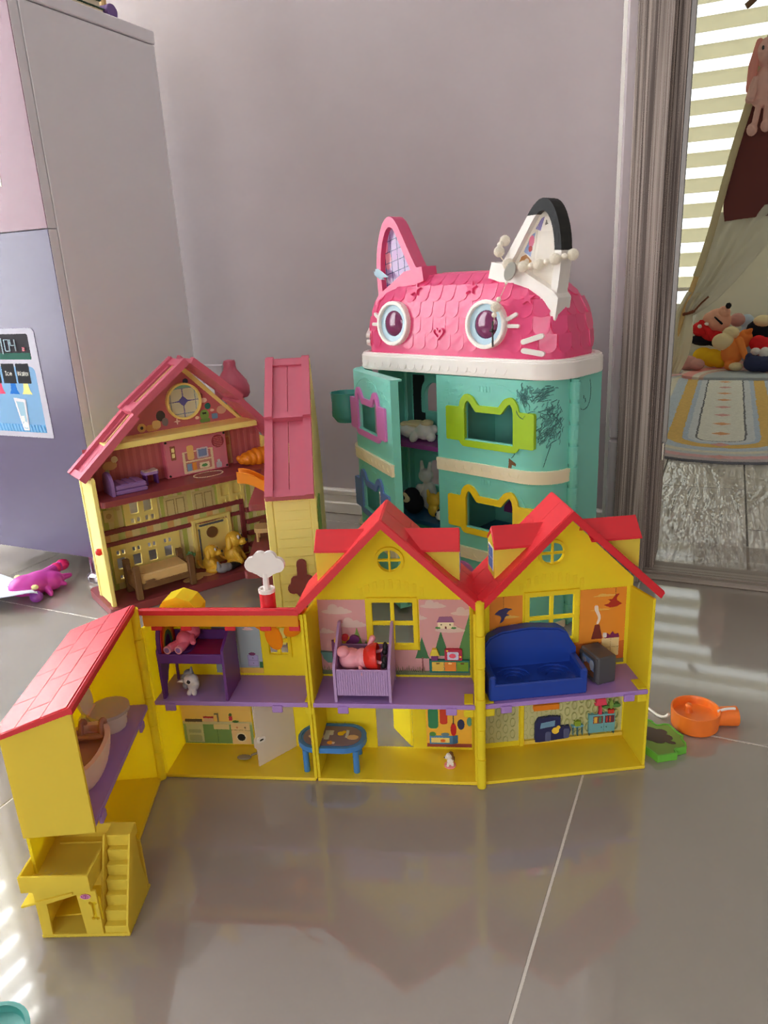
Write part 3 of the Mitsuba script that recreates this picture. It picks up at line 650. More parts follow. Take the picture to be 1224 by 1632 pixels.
# ------------------------------------------------------------------ toys inside the yellow house
ZF = .1037
bb = thing('bunk_bed', 'purple toy bunk bed with rainbow headboard in the upper left room of the yellow house', 'bed')
lp = Polygon([(.004, ZF), (.012, ZF), (.014, .118), (.019, .123), (.022, .130), (.027, .137), (.040, .140), (.047, .146), (.050, .150), (.050, .170), (.004, .166)])
P(bb, 'side_panel', F1(cat([side(lp, .0155, .0185), box(.0155, .0185, .047, .050, ZF, .15)])), 'purple_dark')
P(bb, 'side_panel', F1(side(Polygon([(.002, ZF), (.050, ZF), (.050, .187), (.045, .187), (.004, .166)]), .0905, .0935)), 'purple_dark')
P(bb, 'deck', F1(cat([box(.018, .091, .004, .050, .150, .1545), box(.018, .091, .003, .006, .150, .1615), box(.018, .091, .0475, .050, .150, .170)])), 'purple_dark')
P(bb, 'mattress', F1(box(.019, .0905, .0065, .047, .1547, .1585, .001)), 'magenta', label='magenta mattress')
P(bb, 'pillow', F1(slab(rr(.022, .008, .052, .045, .012), .1586, .1615)), 'purple_dark')
arc = Polygon([(.006, .156)] + [(.027 + .021 * math.cos(t), .168 + .033 * math.sin(t)) for t in np.linspace(math.pi, 0, 20)] + [(.048, .156)])
hb = P(bb, 'headboard', F1(side(arc, .0160, .0205)), 'purple_dark')
for k, c_ in enumerate(('red', 'orange', 'gold', 'leaf')):
    r0, r1 = .9 - .13 * k, .78 - .13 * k
    ring = affinity.scale(arc, r0, r0, origin=(.027, .158)).difference(affinity.scale(arc, r1, r1, origin=(.027, .158)))
    P(hb, 'rainbow_band', F1(side(ring, .0204, .0215 - .0001 * k)), c_)
tb = thing('toy_figure', 'small pink soft toy lying on the bunk bed, soles turned to the front', 'toy figure')
P(tb, 'body', F1(blob([((.046, .034, .175), (.0115, .011, .011)), ((.043, .022, .172), (.009, .010, .009)), (((.038, .02, .168), .0045), ((.031, .010, .1665), .0052)), (((.046, .02, .168), .0045), ((.0435, .0085, .1675), .0052)), (((.052, .024, .174), .003), ((.055, .017, .170), .0034)), (((.04, .04, .183), .003), ((.035, .043, .191), .0035)), (((.05, .04, .183), .003), ((.052, .043, .192), .0035))])), 'blush_toy', True)
for a_, z_, b_ in ((.0295, .1665, .0048), (.0432, .1675, .0033)):
    s = P(tb, 'sole', F1(cyl((a_, b_ + .001, z_), (a_ - .0005, b_ - .0012, z_), .0047)), 'doll_pink', 40)
    P(s, 'sole_print', F1(cyl((a_ - .0005, b_ - .001, z_), (a_ - .0006, b_ - .0016, z_), .0031)), 'violet', 40)
un = thing('toy_unicorn', 'small white toy unicorn with grey mane under the bunk bed', 'toy figure')
P(un, 'body', F1(blob([((.046, .022, .1125), (.0065, .0085, .0085)), ((.0465, .016, .1225), (.0085, .0075, .0068)), (((.044, .015, .108), .0028), ((.0435, .013, .1064), .003)), (((.049, .015, .108), .0028), ((.0495, .013, .1064), .003)), ((.0530, .0125, .1205), (.004, .004, .0036))])), 'plush_white', True)
P(un, 'mane', F1(blob([((.042, .022, .127), (.006, .005, .005)), ((.0365, .02, .121), (.0035, .004, .006)), (((.046, .02, .129), .0025), ((.0465, .021, .135), .0012)), ((.038, .018, .114), (.003, .004, .005))])), 'grey', True)
P(un, 'horn', F1(cyl((.038, .013, .1225), (.0315, .011, .122), .0022, .0003)), 'white', 40)
P(un, 'eye', F1(ell((.0462, .0088, .1232), (.0021, .0012, .0024))), 'black', True)

ct = thing('toy_cot', 'lilac toy cot with slatted front in the upper middle room', 'cot')
for a_ in (.2155, .2765):
    P(ct, 'end_panel', F1(side(Polygon([(.003, ZF), (.0075, ZF), (.0085, .112), (.050, .112), (.051, ZF), (.0555, ZF), (.0555, .178), (.051, .178), (.006, .150), (.003, .146)]), a_, a_ + .003)), 'lilac')
P(ct, 'base', F1(box(.2185, .2765, .006, .053, .121, .124)), 'lilac')
fp = P(ct, 'front_panel', F1(box(.2185, .2765, .0045, .0065, .111, .1435)), 'lilac')
for k in range(22):
    a_ = .2195 + .0026 * k
    P(fp, 'slat', F1(box(a_, a_ + .0016, .0036, .0047, .1125, .1425, .0003)), 'lilac')
P(ct, 'back_panel', F1(box(.2185, .2765, .0515, .0535, .111, .150)), 'lilac')
dll = thing('toy_doll', 'toy figure in a red skirt and black shoes lying in the lilac cot', 'toy figure')
P(dll, 'body', F1(blob([((.233, .026, .1455), (.0135, .013, .0125)), ((.2255, .022, .1565), (.0075, .008, .0065)), ((.246, .025, .146), (.010, .0115, .0125)), (((.245, .012, .142), .0022), ((.2475, .006, .1385), .0024)), (((.252, .034, .155), .0022), ((.257, .038, .165), .0036))])), 'doll_pink', True)
sk = lathe([(.0085, 0), (.0125, .004), (.0152, .010), (.0158, .016), (.0150, .017), (.0135, .0155), (.0118, .010), (.0075, .002)], seg=28)
sk.apply_transform(trimesh.transformations.rotation_matrix(math.radians(84), [0, 1, 0])); sk.apply_translation([.2475, .0245, .1475])
P(dll, 'skirt', F1(sk), 'red', 40)
P(dll, 'hips', F1(ell((.255, .0245, .1482), (.005, .0095, .0105))), 'red', True)
for (p_, q_) in (((.256, .020, .147), (.2705, .013, .1475)), ((.256, .030, .151), (.2705, .027, .1565))):
    P(dll, 'leg', F1(tube([p_, q_], .0019)), 'doll_pink', 40)
    c_ = np.array(q_)
    P(dll, 'shoe', F1(blob([((c_[0] + .001, c_[1], c_[2] - .002), (.0032, .0045, .0045)), ((c_[0] + .0018, c_[1], c_[2] + .004), (.0028, .0042, .0055))])), 'rubber_black', True)

tbl = thing('toy_table', 'oval blue toy table on the ground floor of the yellow house', 'table')
top = rr(.163, .0045, .244, .0545, .0248)
P(tbl, 'table_top', F1(cat([slab(top, .0345, .0405), slab(top.buffer(-.0015), .0335, .0345), slab(top.difference(top.buffer(-.0035)), .0405, .0413)])), 'blue', 30)
for a_, b_ in ((.174, .0125), (.233, .0125), (.176, .047), (.231, .047)):
    P(tbl, 'leg', F1(cyl((a_, b_, .0048), (a_, b_, .034), .0037)), 'blue', 40)
it = [(circ(.185, .028, .010, .005), (226, 196, 160)), (circ(.185, .031, .009, .0035), (150, 150, 160)), (rect(.194, .022, .200, .040), (200, 206, 206)), (rect(.199, .031, .204, .040), (214, 214, 206)), (circ(.213, .034, .004), (240, 196, 40)), (circ(.2165, .037, .0026), (240, 196, 40)), (rect(.219, .026, .2225, .041), (210, 206, 196)), (circ(.228, .027, .007, .0045), (226, 186, 140)), (circ(.203, .016, .0035, .003), (236, 160, 60)), (circ(.207, .0155, .0018), (236, 214, 190))]
sticker(tbl, 'table_print', F1, .0405, top.buffer(-.006), (134, 112, 124), it, mapper=slab, sign=1)
dg = thing('toy_dog', 'tiny brown and white toy dog on a round base on the ground floor', 'toy figure')
P(dg, 'stand', F1(lathe([(0, .0046), (.0068, .0046), (.0068, .006), (.0055, .0068), (0, .0068)], (.341, .028, 0))), 'skin_pink', 40)
P(dg, 'body', F1(blob([((.3415, .028, .012), (.0040, .0038, .0065)), ((.3400, .026, .0195), (.0038, .0036, .0036)), ((.3372, .0245, .0185), (.0026, .0022, .002)), (((.339, .0255, .010), .0016), ((.3385, .0245, .0066), .0018)), (((.3435, .0265, .010), .0016), ((.344, .0255, .0066), .0018))])), 'plush_white', True)
P(dg, 'coat', F1(blob([((.3428, .0295, .013), (.0038, .0036, .0056)), ((.3422, .0275, .0205), (.0030, .0034, .0034)), (((.3435, .026, .021), .0012), ((.3445, .025, .0165), .0016))])), 'brown', True)
P(dg, 'nose', F1(ell((.335, .0235, .019), .0008)), 'black', True)
sp = thing('toy_spoon', 'flat grey toy spoon lying by the white door', 'spoon')
P(sp, 'bowl', F1(blob([((.0925, .031, .007), (.009, .005, .0017))], smooth=2)), 'spoon', True)
P(sp, 'handle', F1(tube(curve([(.100, .034, .0072), (.106, .037, .0085), (.114, .040, .0072)], 10), .0014)), 'spoon', 40)

so = thing('toy_sofa', 'dark blue toy sofa with two round seat hollows in the upper right room', 'sofa')
bp = Polygon([(.013, ZF), (.122, ZF), (.122, .140), (.116, .150), (.111, .160), (.101, .1665), (.067, .170), (.035, .167), (.022, .161), (.015, .150)])
P(so, 'back', F2(cat([wall(bp, .044, .056), wall(bp.buffer(-.002), .0425, .044), wall(bp.buffer(-.002), .056, .0575)])), 'navy', 40)
st_ = rect(.019, .0085, .116, .046)
hol = [[circ(c_, .024, r_, r_ * .86) for c_ in (.044, .090)] for r_ in (.0185, .0135, .0088)]
lv = [.1235, .1215, .1195]
seat = [slab(st_, ZF, .1175)]
prev = st_
for k in range(3):
    seat.append(slab(st_.difference(unary_union(hol[k])), .1175 if k == 2 else lv[k + 1] - .0001, lv[k]))
P(so, 'seat', F2(cat(seat)), 'navy')
P(so, 'front_rail', F2(box(.013, .122, .0045, .009, ZF, .1235, .0015)), 'navy')
for a_ in (.0125, .1145):
    P(so, 'arm', F2(cat([box(a_, a_ + .008, .0045, .046, ZF, .134, .002)])), 'navy')
tv = thing('toy_television', 'dark grey boxy toy television beside the blue sofa', 'television')
TF = Frame(F2.M[:3, :3] @ np.array([.1385, .0165, 0]) + F2.o, F2.M[:3, :3] @ np.array([.97, .24, 0]))
P(tv, 'case', TF(box(0, .024, 0, .036, ZF, .1375, .0018)), 'tv_grey')
P(tv, 'bezel', TF(side(rr(.002, .106, .034, .136, .004).difference(rr(.0055, .110, .0305, .1325, .004)), -.0022, .0006)), 'tv_grey')
def vside(poly, a0, a1):
    return side(poly, a0, a1)
sticker(tv, 'screen', TF, -.0002, rr(.0052, .1097, .0308, .1328, .004), (120, 150, 190), [(rect(0, .1, .05, .117), (120, 80, 50)), (circ(.02, .119, .007, .005), (180, 110, 60)), (circ(.012, .124, .004, .006), (190, 200, 206)), (circ(.026, .125, .004, .003), (210, 214, 220))], .0004, 'print_gloss', vside)
P(tv, 'knob', TF(cat([cyl((-.0022, .0335, .108), (-.0008, .0335, .108), .0011, seg=10)])), 'black', 40)
P(tv, 'foot', TF(cat([box(.002, .006, .003, .007, ZF - .0002, ZF + .001), box(.018, .022, .003, .007, ZF - .0002, ZF + .001)])), 'black')

to = thing('toy_toilet', 'white toy toilet with its lid raised in the left wing of the yellow house', 'toilet')
P(to, 'bowl', FW(lathe([(0, ZF), (.0155, ZF), (.017, .108), (.0168, .112), (.019, .119), (.0205, .1225), (.0195, .1235), (0, .1235)], (-.047, .029, 0))), 'white_warm', 40)
P(to, 'seat', FW(slab(affinity.scale(Point(-.047, .0285).buffer(1, quad_segs=14), .0225, .0215), .1237, .1275)), 'lid_grey', 40, label='grey closed seat')
P(to, 'cistern', FW(cat([box(-.061, -.033, .0475, .058, ZF, .125, .0025)])), 'white_warm')
lid = wall(rr(-.066, .126, -.034, .166, .014), -.0016, .0016)
lid.apply_transform(trimesh.transformations.rotation_matrix(math.radians(-12), [1, 0, 0], [0, 0, .126])); lid.apply_translation([0, .0475, 0])
P(to, 'lid', FW(lid), 'white_warm', 40, label='raised rounded lid')
P(to, 'lid_hinge', FW(cyl((-.060, .0462, .1265), (-.038, .0462, .1265), .0018)), 'tub_pink', 40)
tu = thing('toy_bathtub', 'pale pink toy bathtub with brown taps in the left wing of the yellow house', 'bathtub')
op = affinity.translate(Polygon([(.045 * math.copysign(abs(math.cos(t)) ** .85, math.cos(t)), .0235 * math.copysign(abs(math.sin(t)) ** .8, math.sin(t))) for t in np.linspace(0, 2 * np.pi, 48, endpoint=False)]), -.126, .031)
lay = []
for k, (s0, z0_, z1_) in enumerate([(.72, ZF, .108), (.80, .108, .1125), (.86, .1125, .117), (.91, .117, .1215), (.95, .1215, .126), (.98, .126, .1305)]):
    o_ = affinity.scale(op, s0, s0); i_ = affinity.scale(op, s0 - .13, s0 - .16)
    lay.append(slab(o_ if k == 0 else o_.difference(i_), z0_, z1_))
lay.append(slab(op.difference(affinity.scale(op, .85, .8)), .1305, .1335))
P(tu, 'basin', FW(cat(lay)), 'tub_pink', 40)
P(tu, 'water', FW(slab(affinity.scale(op, .82, .78), .120, .1218)), 'bath_brown', label='brown inside of the tub')
for b_ in (.02, .040):
    P(tu, 'tap', FW(tube(curve([(-.086, b_, .131), (-.088, b_, .139), (-.093, b_, .1405), (-.0975, b_, .134), (-.099, b_, .128)], 12), [.0026] * 12)), 'bath_brown', 40)
P(tu, 'spout', FW(box(-.104, -.096, .016, .044, .1255, .1305, .0018)), 'bath_brown')
fl = thing('orange_flower_clip', 'translucent orange petal piece hanging below the chimney of the yellow house', 'toy')
for (a_, z_, b_, ra, rz, rot) in ((.149, .176, .018, .0095, .016, -14), (.172, .186, .020, .0135, .0085, -38), (.133, .187, .022, .012, .0035, 32)):
    P(fl, 'petal', F1(ell((a_, b_, z_), (ra, .0018, rz), 3, (0, rot, 0))), 'orange_clear', True)
P(fl, 'stalk', F1(tube(curve([(.141, .02, .193), (.150, .018, .198), (.160, .018, .197), (.172, .02, .190)], 12), .0026)), 'orange_clear', 40)

# ------------------------------------------------------------------ yellow pet house with stairs, front left
ph = thing('pet_house', 'yellow plastic pet house with stairs and open roof tray, nearest the camera', 'toy house')
FD = Frame((-.5176, .3294), (.9192, .3938))
fr = rect(0, .001, .056, .052).difference(unary_union([Polygon([(.009, .004), (.0405, .004), (.0385, .048), (.010, .0385)]), unary_union([rr(.0498, .0215, .0532, .0385, .0005), circ(.0497, .0385, .0019), circ(.0533, .0385, .0019), circ(.0497, .0215, .0019), circ(.0533, .0215, .0019)])]))
P(ph, 'front_wall', FD(wall(fr, 0, .002)), 'yellow_pale')
P(ph, 'bone_panel', FD(wall(rect(.046, .018, .057, .043), .0026, .0036)), 'yellow')
P(ph, 'side_wall', FD(box(0, .002, .002, .056, .001, .052)), 'yellow_pale')
P(ph, 'back_wall', FD(box(0, .078, .055, .057, .001, .056)), 'yellow_pale')
P(ph, 'base_plate', FD(box(-.001, .0795, -.0005, .057, .0004, .0035)), 'yellow_pale')
aw = hull([(-.0125, -.002, .0365), (-.0125, .035, .0365), (-.0125, -.002, .0385), (-.0125, .035, .0385), (.036, -.002, .050), (.036, .035, .050), (.036, -.002, .052), (.036, .035, .052)])
P(ph, 'awning', FD(aw), 'yellow_pale')
tr = rect(-.010, -.001, .0525, .066)
P(ph, 'tray', FD(cat([slab(tr, .0525, .0545), slab(tr.difference(tr.buffer(-.0018, join_style=2)), .0545, .0695), box(.040, .0525, .0, .0018, .0545, .0695)])), 'yellow_pale', label='open tray on the roof')
r2 = random.Random(3)
for k in range(34):                          # feathery highlights on the tray floor, painted as pale strokes
    a_, b_ = .010 + r2.gauss(0, .006), .014 + r2.gauss(0, .006); t = r2.uniform(0, math.pi); l_ = r2.uniform(.001, .003)
    P(ph, 'tray__painted_glint', FD(tube([(a_, b_, .0546), (a_ + l_ * math.cos(t), b_ + l_ * math.sin(t), .0547)], .00022, 6)), 'sponge')
for k in range(6):
    z_ = .009 + .0112 * k; b_ = .0012 + .0062 * k
    P(ph, 'step', FD(box(.0565, .0775, b_, .050, max(z_ - .0112, .001), z_ + .0015, .0006)), 'yellow_pale')
P(ph, 'stair_top', FD(box(.0545, .0775, .0375, .055, .0665, .0785, .0006)), 'yellow_pale')
for a_ in (.054, .0775):
    P(ph, 'stair_side', FD(side(Polygon([(-.0005, .001), (.0495, .001), (.0505, .012), (.0385, .0815), (.0355, .0815), (-.0005, .0125)]), a_, a_ + .0018)), 'yellow_pale')
em = P(ph, 'emblem', FD(wall(circ(.0465, .0465, .0046, .0026), -.0006, .0004)), 'emblem', label='purple oval emblem with pink lettering')
t = meshkit.text_mesh('Barbie', .0024, .0003); t.vertices[:, 0] *= .0066 / t.extents[0]
v = t.vertices; t2 = trimesh.Trimesh(np.stack([v[:, 0] + .0432 + v[:, 1] * .25, -v[:, 2] - .0006, v[:, 1] + .0454], 1), t.faces, process=False)
if t2.volume < 0:
    t2.invert()
P(em, 'lettering', FD(t2), 'emblem_text')
P(em, 'rim', FD(wall(circ(.0465, .0465, .0046, .0026).difference(circ(.0465, .0465, .0041, .0022)), -.0009, -.0005)), 'emblem_text')

# ------------------------------------------------------------------ rose-roofed toy house, two hinged halves
rh = thing('rose_dollhouse', 'cream toy house with rose red roof in two hinged halves beside the cabinet', 'dollhouse')
FL = Frame((-.953, .88), (.47, .883))
FR = Frame((-.605, .876), (-.47, .883), (.883, .47))
W_, AP = .36, .197


def gable_roof(F, rec=True):
    """Stepped roof frame: each slope is a lower and an upper plank bed between two raised rims."""
    g = []
    for s in (0, 1):
        X = (lambda q: q) if s == 0 else (lambda q: AP + (AP - q) * (W_ - AP) / AP)
        lo = [(-.014, .245), (.094, .339)]; hi = [(.088, .343), (.195, .421)]
        for k, (p, q) in enumerate((lo, hi)):
            p, q = np.array(p), np.array(q); d = (q - p) / np.linalg.norm(q - p); nr_ = np.array([-d[1], d[0]])
            q2 = q.copy()
            top, bot = .013, 0.0
            poly = lambda h0, h1, t0=0., t1=None: Polygon([(X(a), b) for a, b in (p + d * t0 + nr_ * h0, (q if t1 is None else p + d * t1) + nr_ * h0, (q if t1 is None else p + d * t1) + nr_ * h1, p + d * t0 + nr_ * h1)])
            L = np.linalg.norm(q - p)
            for b0_, b1_ in ((-.001, .0115), (.0585, .071)):
                g.append(('roof_rim', wall(poly(0, top), b0_, b1_)))
            lip = .012
            g.append(('roof_end', wall(poly(0, .0105 if k == 0 else .009, 0, lip), .0115, .0585)))
            if k == 1:
                g.append(('roof_end', wall(poly(0, .009, L - .014, L), .0115, .0585)))
            if s == 0 and F is FL:                       # open slots on the left half
                half = L * (.52 if k == 0 else .18)
                g.append(('roof_plank', wall(poly(.001, .006, lip, half), .0115, .0345)))
                g.append(('roof_plank', wall(poly(.001, .006, lip, half), .0355, .0585)))
                g.append(('roof_plank', wall(poly(.001, .006, half, L), .0115, .026)))
                g.append(('roof_plank', wall(poly(.001, .006, half, L), .0515, .0585)))
                g.append(('roof_inlay', wall(poly(.0005, .003, half, L - (.0 if k == 0 else .02)), .026, .040)))
                g.append(('roof_rod', wall(poly(.003, .0055, half, L), .0385, .0415)))
            else:
                g.append(('roof_plank', wall(poly(.001, .006, lip, L), .0115, .0345)))
                g.append(('roof_plank', wall(poly(.001, .006, lip, L), .0355, .0585)))
    return g


def rose_half(F, left):
    body = P(rh, 'half', F(cat([wall(Polygon([(0, .004), (W_, .004), (W_, .252), (AP, .427), (0, .252)]).difference(unary_union(holesL if left else [])), .069, .072)])), 'butter', label='left half' if left else 'right half')
    P(rh, 'base_plate', F(slab(rr(-.012 if left else .0, -.016 if left else .002, W_, .118 if left else .072, .012), .001, .016)), 'maroon')
    for nm, m in gable_roof(F):
        P(rh, nm, F(m), {'roof_inlay': 'brown', 'roof_rod': 'tan'}.get(nm, 'rose'))
    ew = P(rh, 'end_wall', F(side(Polygon([(-.002, .016), (.072, .016), (.072, .256), (-.002, .252)]), -.003, .001)), 'butter')
    for b0_, b1_ in ((-.003, .008), (.064, .073)):
        P(ew, 'corner_post', F(box(-.0055, .002, b0_, b1_, .004, .25, .001)), 'butter')
    for k in range(15):
        P(ew, 'siding_board', F(hull([(-.0032, .0095, .020 + .0147 * k), (-.0032, .0625, .020 + .0147 * k), (-.0048, .0095, .020 + .0147 * k), (-.0048, .0625, .020 + .0147 * k), (-.0032, .0095, .0338 + .0147 * k), (-.0032, .0625, .0338 + .0147 * k), (-.0036, .0095, .0338 + .0147 * k), (-.0036, .0625, .0338 + .0147 * k)])), 'butter')
    return body


winU = [rr(.072, .155, .088, .187, .001), rr(.098, .155, .114, .187, .001)] + [rr(a_, .137, a_ + .0075, .147, .0008) for a_ in (.071, .082, .098, .109)]
winL = [rr(a_, .056, a_ + .016, .078, .001) for a_ in (.034, .064, .094, .125)] + [rr(a_ + q, .0835, a_ + q + .0065, .093, .0006) for a_ in (.034, .064, .094, .125) for q in (.001, .0105)] + [rr(a_ + q, .036, a_ + q + .0065, .044, .0006) for a_ in (.034, .064, .094, .125) for q in (.001, .0105)]
winR = [rr(.254, .150, .272, .172, .001), rr(.280, .150, .298, .172, .001)] + [rr(a_, .134, a_ + .0075, .143, .0008) for a_ in (.255, .264, .281, .290)]
holesL = winU + winL + [circ(.203, .347, .031)]
rose_half(FL, True)
rose_half(FR, False)
P(rh, 'end_wall', FL(side(Polygon([(.0, .016), (.072, .016), (.072, .256), (.0, .252)]), W_ - .003, W_)), 'butter')
P(rh, 'shelf', FL(slab(rr(.003, -.012, W_ - .004, .069, .008), .199, .2095)), 'maroon', label='upper floor')
P(rh, 'beam', FL(box(.036, .325, .018, .069, .288, .299, .001)), 'butter', label='cream attic shelf')
P(rh, 'rail', FL(box(.006, .300, .064, .070, .126, .135, .0008)), 'maroon')
P(rh, 'rail', FL(box(.006, .300, .064, .070, .1035, .111, .0008)), 'maroon')
P(rh, 'rail', FL(box(.290, .300, .064, .070, .02, .1255, .0008)), 'maroon')
for k in range(4):
    P(rh, 'rail', FL(box(.302, W_ - .004, .060, .069, .03 + .025 * k, .039 + .025 * k, .0008)), 'maroon')
c1, c2, c3 = (214, 208, 130), (226, 214, 160), (182, 190, 96)
it = [(rect(a_, .016, a_ + .009, .2), c3 if i % 2 else c1) for i, a_ in enumerate(np.arange(.004, W_, .018))]
it += [(rr(a_, .127, a_ + .046, .171, .001), (212, 196, 136)) for a_ in (.137, .195)] + [(rr(a_ + q, .131, a_ + q + .017, .166, .001).difference(rr(a_ + q + .002, .133, a_ + q + .015, .164, .001)), (170, 150, 96)) for a_ in (.137, .195) for q in (.004, .024)]
it += [(rr(.024, .15, .042, .173, .001), (224, 206, 150)), (circ(.033, .161, .005), (190, 160, 110)), (rr(.0465, .168, .0545, .178, .001), (210, 190, 130))]
sticker(rh, 'wallpaper', FL, .069, rect(.004, .016, W_ - .004, .198).difference(unary_union([rect(.060, .129, .124, .194), rect(.026, .03, .158, .104), rect(.184, .016, .266, .117), rect(.246, .130, .304, .178)])), c2, it, .0004)
it = [(rect(a_, .02, a_ + .006, .104), (206, 160, 96) if i % 2 else (190, 176, 110)) for i, a_ in enumerate(np.arange(.004, .3, .0125))]
sticker(rh, 'wallpaper_band', FL, .0686, rect(.004, .1115, .290, .1258), (214, 200, 140), [(rect(a_, .11, a_ + .012, .127), c) for a_, c in zip(np.arange(.004, .29, .0135), [(190, 196, 120), (214, 170, 110), (222, 208, 150)] * 9)], .0004)
for ws, b_ in ((winU, (.060, .129, .124, .194)), (winL, (.026, .03, .158, .104)), (winR, (.246, .130, .304, .178))):
    P(rh, 'window_frame', FL(wall(rect(*b_).difference(unary_union(ws)), .0655, .0692)), 'butter')
dr_ = P(rh, 'front_door', FL(wall(rect(.184, .016, .266, .116), .064, .0692)), 'butter')
P(dr_, 'door_frame', FL(cat([box(.184, .191, .060, .064, .016, .116), box(.259, .266, .060, .064, .016, .116), box(.191, .259, .060, .064, .109, .116)])), 'butter')
P(dr_, 'slot', FL(box(.199, .251, .0625, .0645, .099, .103)), 'grey_dark'); P(dr_, 'slot', FL(box(.196, .199, .0625, .0645, .03, .095)), 'grey_dark')
P(dr_, 'knob', FL(cyl((.224, .064, .083), (.224, .0615, .083), .0115, seg=32)), 'brown', 40)
P(rh, 'round_window', FL(cat([wall(circ(.203, .347, .034).difference(circ(.203, .347, .0305)), .062, .073)])), 'butter')
it = [(rect(.1, .346, .3, .3475), (120, 110, 160)), (rect(.202, .3, .2042, .4), (120, 110, 160)), (rect(.178, .3, .1795, .4), (130, 150, 170)), (rect(.2265, .3, .228, .4), (130, 150, 170)), (rect(.1, .323, .3, .3245), (130, 150, 170)), (rect(.1, .370, .3, .3715), (130, 150, 170)), (affinity.rotate(rect(.196, .340, .210, .354), 45), (86, 80, 160)), (rect(.1, .3715, .3, .4), (120, 178, 160)), (Polygon([(.185, .347), (.203, .350), (.221, .347), (.203, .344)]), (86, 80, 160))]
sticker(rh, 'stained_window_film', FL, .069, circ(.203, .347, .0305), (206, 206, 180), it, .0004, 'print_gloss')
it = [(circ(.118, .3095, .008), (226, 190, 110)), (circ(.118, .3095, .003), (70, 60, 60)), (rr(.126, .301, .150, .313, .005), (214, 160, 90)), (rr(.138, .304, .154, .319, .005), (230, 200, 130)), (circ(.156, .326, .0085, .010), (60, 56, 60)), (circ(.163, .314, .006, .008), (130, 120, 120)), (circ(.186, .311, .006, .0015), (240, 214, 200)), (circ(.186, .311, .0015, .006), (240, 214, 200)), (circ(.2415, .3155, .009, .010), (120, 160, 80)), (rr(.231, .301, .252, .308, .003), (110, 150, 76)), (circ(.2395, .3185, .002), (30, 30, 30)), (circ(.2435, .3185, .002), (30, 30, 30)), (circ(.250, .331, .006), (40, 110, 100)), (circ(.236, .352, .006), (130, 60, 70)), (circ(.243, .343, .007, .0045), (236, 206, 190)), (rr(.256, .305, .268, .315, .002), (110, 150, 180)), (circ(.277, .320, .010, .008), (214, 170, 140)), (circ(.212, .383, .005), (50, 60, 90)), (circ(.226, .312, .004, .003), (240, 214, 190)), (circ(.258, .322, .004, .0025), (240, 210, 190))]
att = Polygon([(.016, .2995), (W_ - .016, .2995), (AP, .422)]).difference(circ(.203, .347, .0345))
sticker(rh, 'attic_print', FL, .069, att.intersection(Polygon([(.058, .2995), (W_ - .052, .2995), (AP, .412)])), (190, 104, 108), it, .0004)
sticker(rh, 'upper_wallpaper', FL, .069, rect(.008, .2095, W_ - .008, .2885), (180, 92, 96), [(rect(a_, .2, a_ + .006, .29), (190, 106, 108)) for a_ in np.arange(.01, .38, .014)] + [(circ(.05, .252, .013, .008), (206, 160, 110)), (circ(.06, .262, .006), (226, 206, 170)), (circ(.044, .242, .004), (170, 170, 120)), (rect(.276, .212, .288, .286), (190, 150, 110)), (rect(.2785, .25, .2855, .265), (180, 110, 90)), (rect(.2785, .268, .2855, .282), (170, 120, 110))], .0004)
sbx = P(rh, 'sound_box', FL(box(.147, .272, .052, .069, .2096, .282, .001)), 'rose', label='pink panel with speaker holes')
it = [(rr(.158, .243, .168, .270, .001), (150, 90, 70)), (rr(.1605, .2475, .166, .256, .001), (240, 230, 160)), (rr(.1605, .258, .166, .266, .001), (240, 230, 160)), (rr(.180, .2125, .242, .2545, .001), (226, 206, 170)), (rect(.185, .217, .237, .2335), (190, 130, 120)), (rect(.185, .2365, .237, .2525), (190, 120, 120)), (rect(.187, .217, .196, .231), (130, 160, 190)), (rect(.198, .217, .206, .232), (226, 150, 70)), (rr(.212, .218, .232, .229, .002), (236, 224, 190)), (circ(.222, .223, .006, .003), (90, 150, 90)), (rr(.190, .238, .203, .266, .004), (230, 190, 120)), (rr(.209, .238, .232, .258, .002), (200, 190, 200)), (rr(.212, .241, .229, .255, .001), (120, 140, 180)), (rr(.246, .213, .257, .224, .002), (190, 190, 200)), (circ(.2515, .226, .003), (200, 200, 206)),
      (circ(.254, .2645, .0125), (150, 60, 72))] + [(rect(.2455, .2545 + .0034 * k, .2625, .2558 + .0034 * k), (200, 110, 116)) for k in range(6)]
sticker(sbx, 'panel_print', FL, .0520, rect(.149, .2115, .270, .280), (206, 120, 136), it, .0003)
for a_, z_ in ((.151, .278), (.268, .278), (.152, .214), (.268, .214)):
    P(sbx, 'screw', FL(cyl((a_, .0518, z_), (a_, .0508, z_), .0022, seg=12)), 'black', 40)
P(rh, 'painted_rug', FL(slab(circ(.218, .030, .030, .020).difference(circ(.218, .030, .0275, .0178)), .2095, .2100)), 'cream', label='white oval ring on the upper floor')
P(rh, 'painted_rug', FL(slab(unary_union([circ(.155, .018, .02, .012), circ(.19, .022, .016, .012), circ(.172, .03, .014, .01)]), .016, .0164)), 'tan')
P(rh, 'door_knob', FL(ell((-.009, .012, .118), (.006, .006, .0065))), 'red', True)
# chimney like a garlic bulb at the back of the left half
gc = P(rh, 'chimney', FL(lathe([(0, .0165), (.017, .0165), (.0175, .338), (0, .338)], (.322, .0955, 0))), 'butter', 40)
P(gc, 'chimney_hood', FL(lathe([(0, .336), (.030, .336), (.0345, .343), (.0345, .356), (.030, .368), (.021, .380), (.0135, .390), (.0115, .398), (.0125, .402), (.0105, .408), (0, .410)], (.318, .0955, 0))), 'rose', 40, label='bulb shaped rose hood')
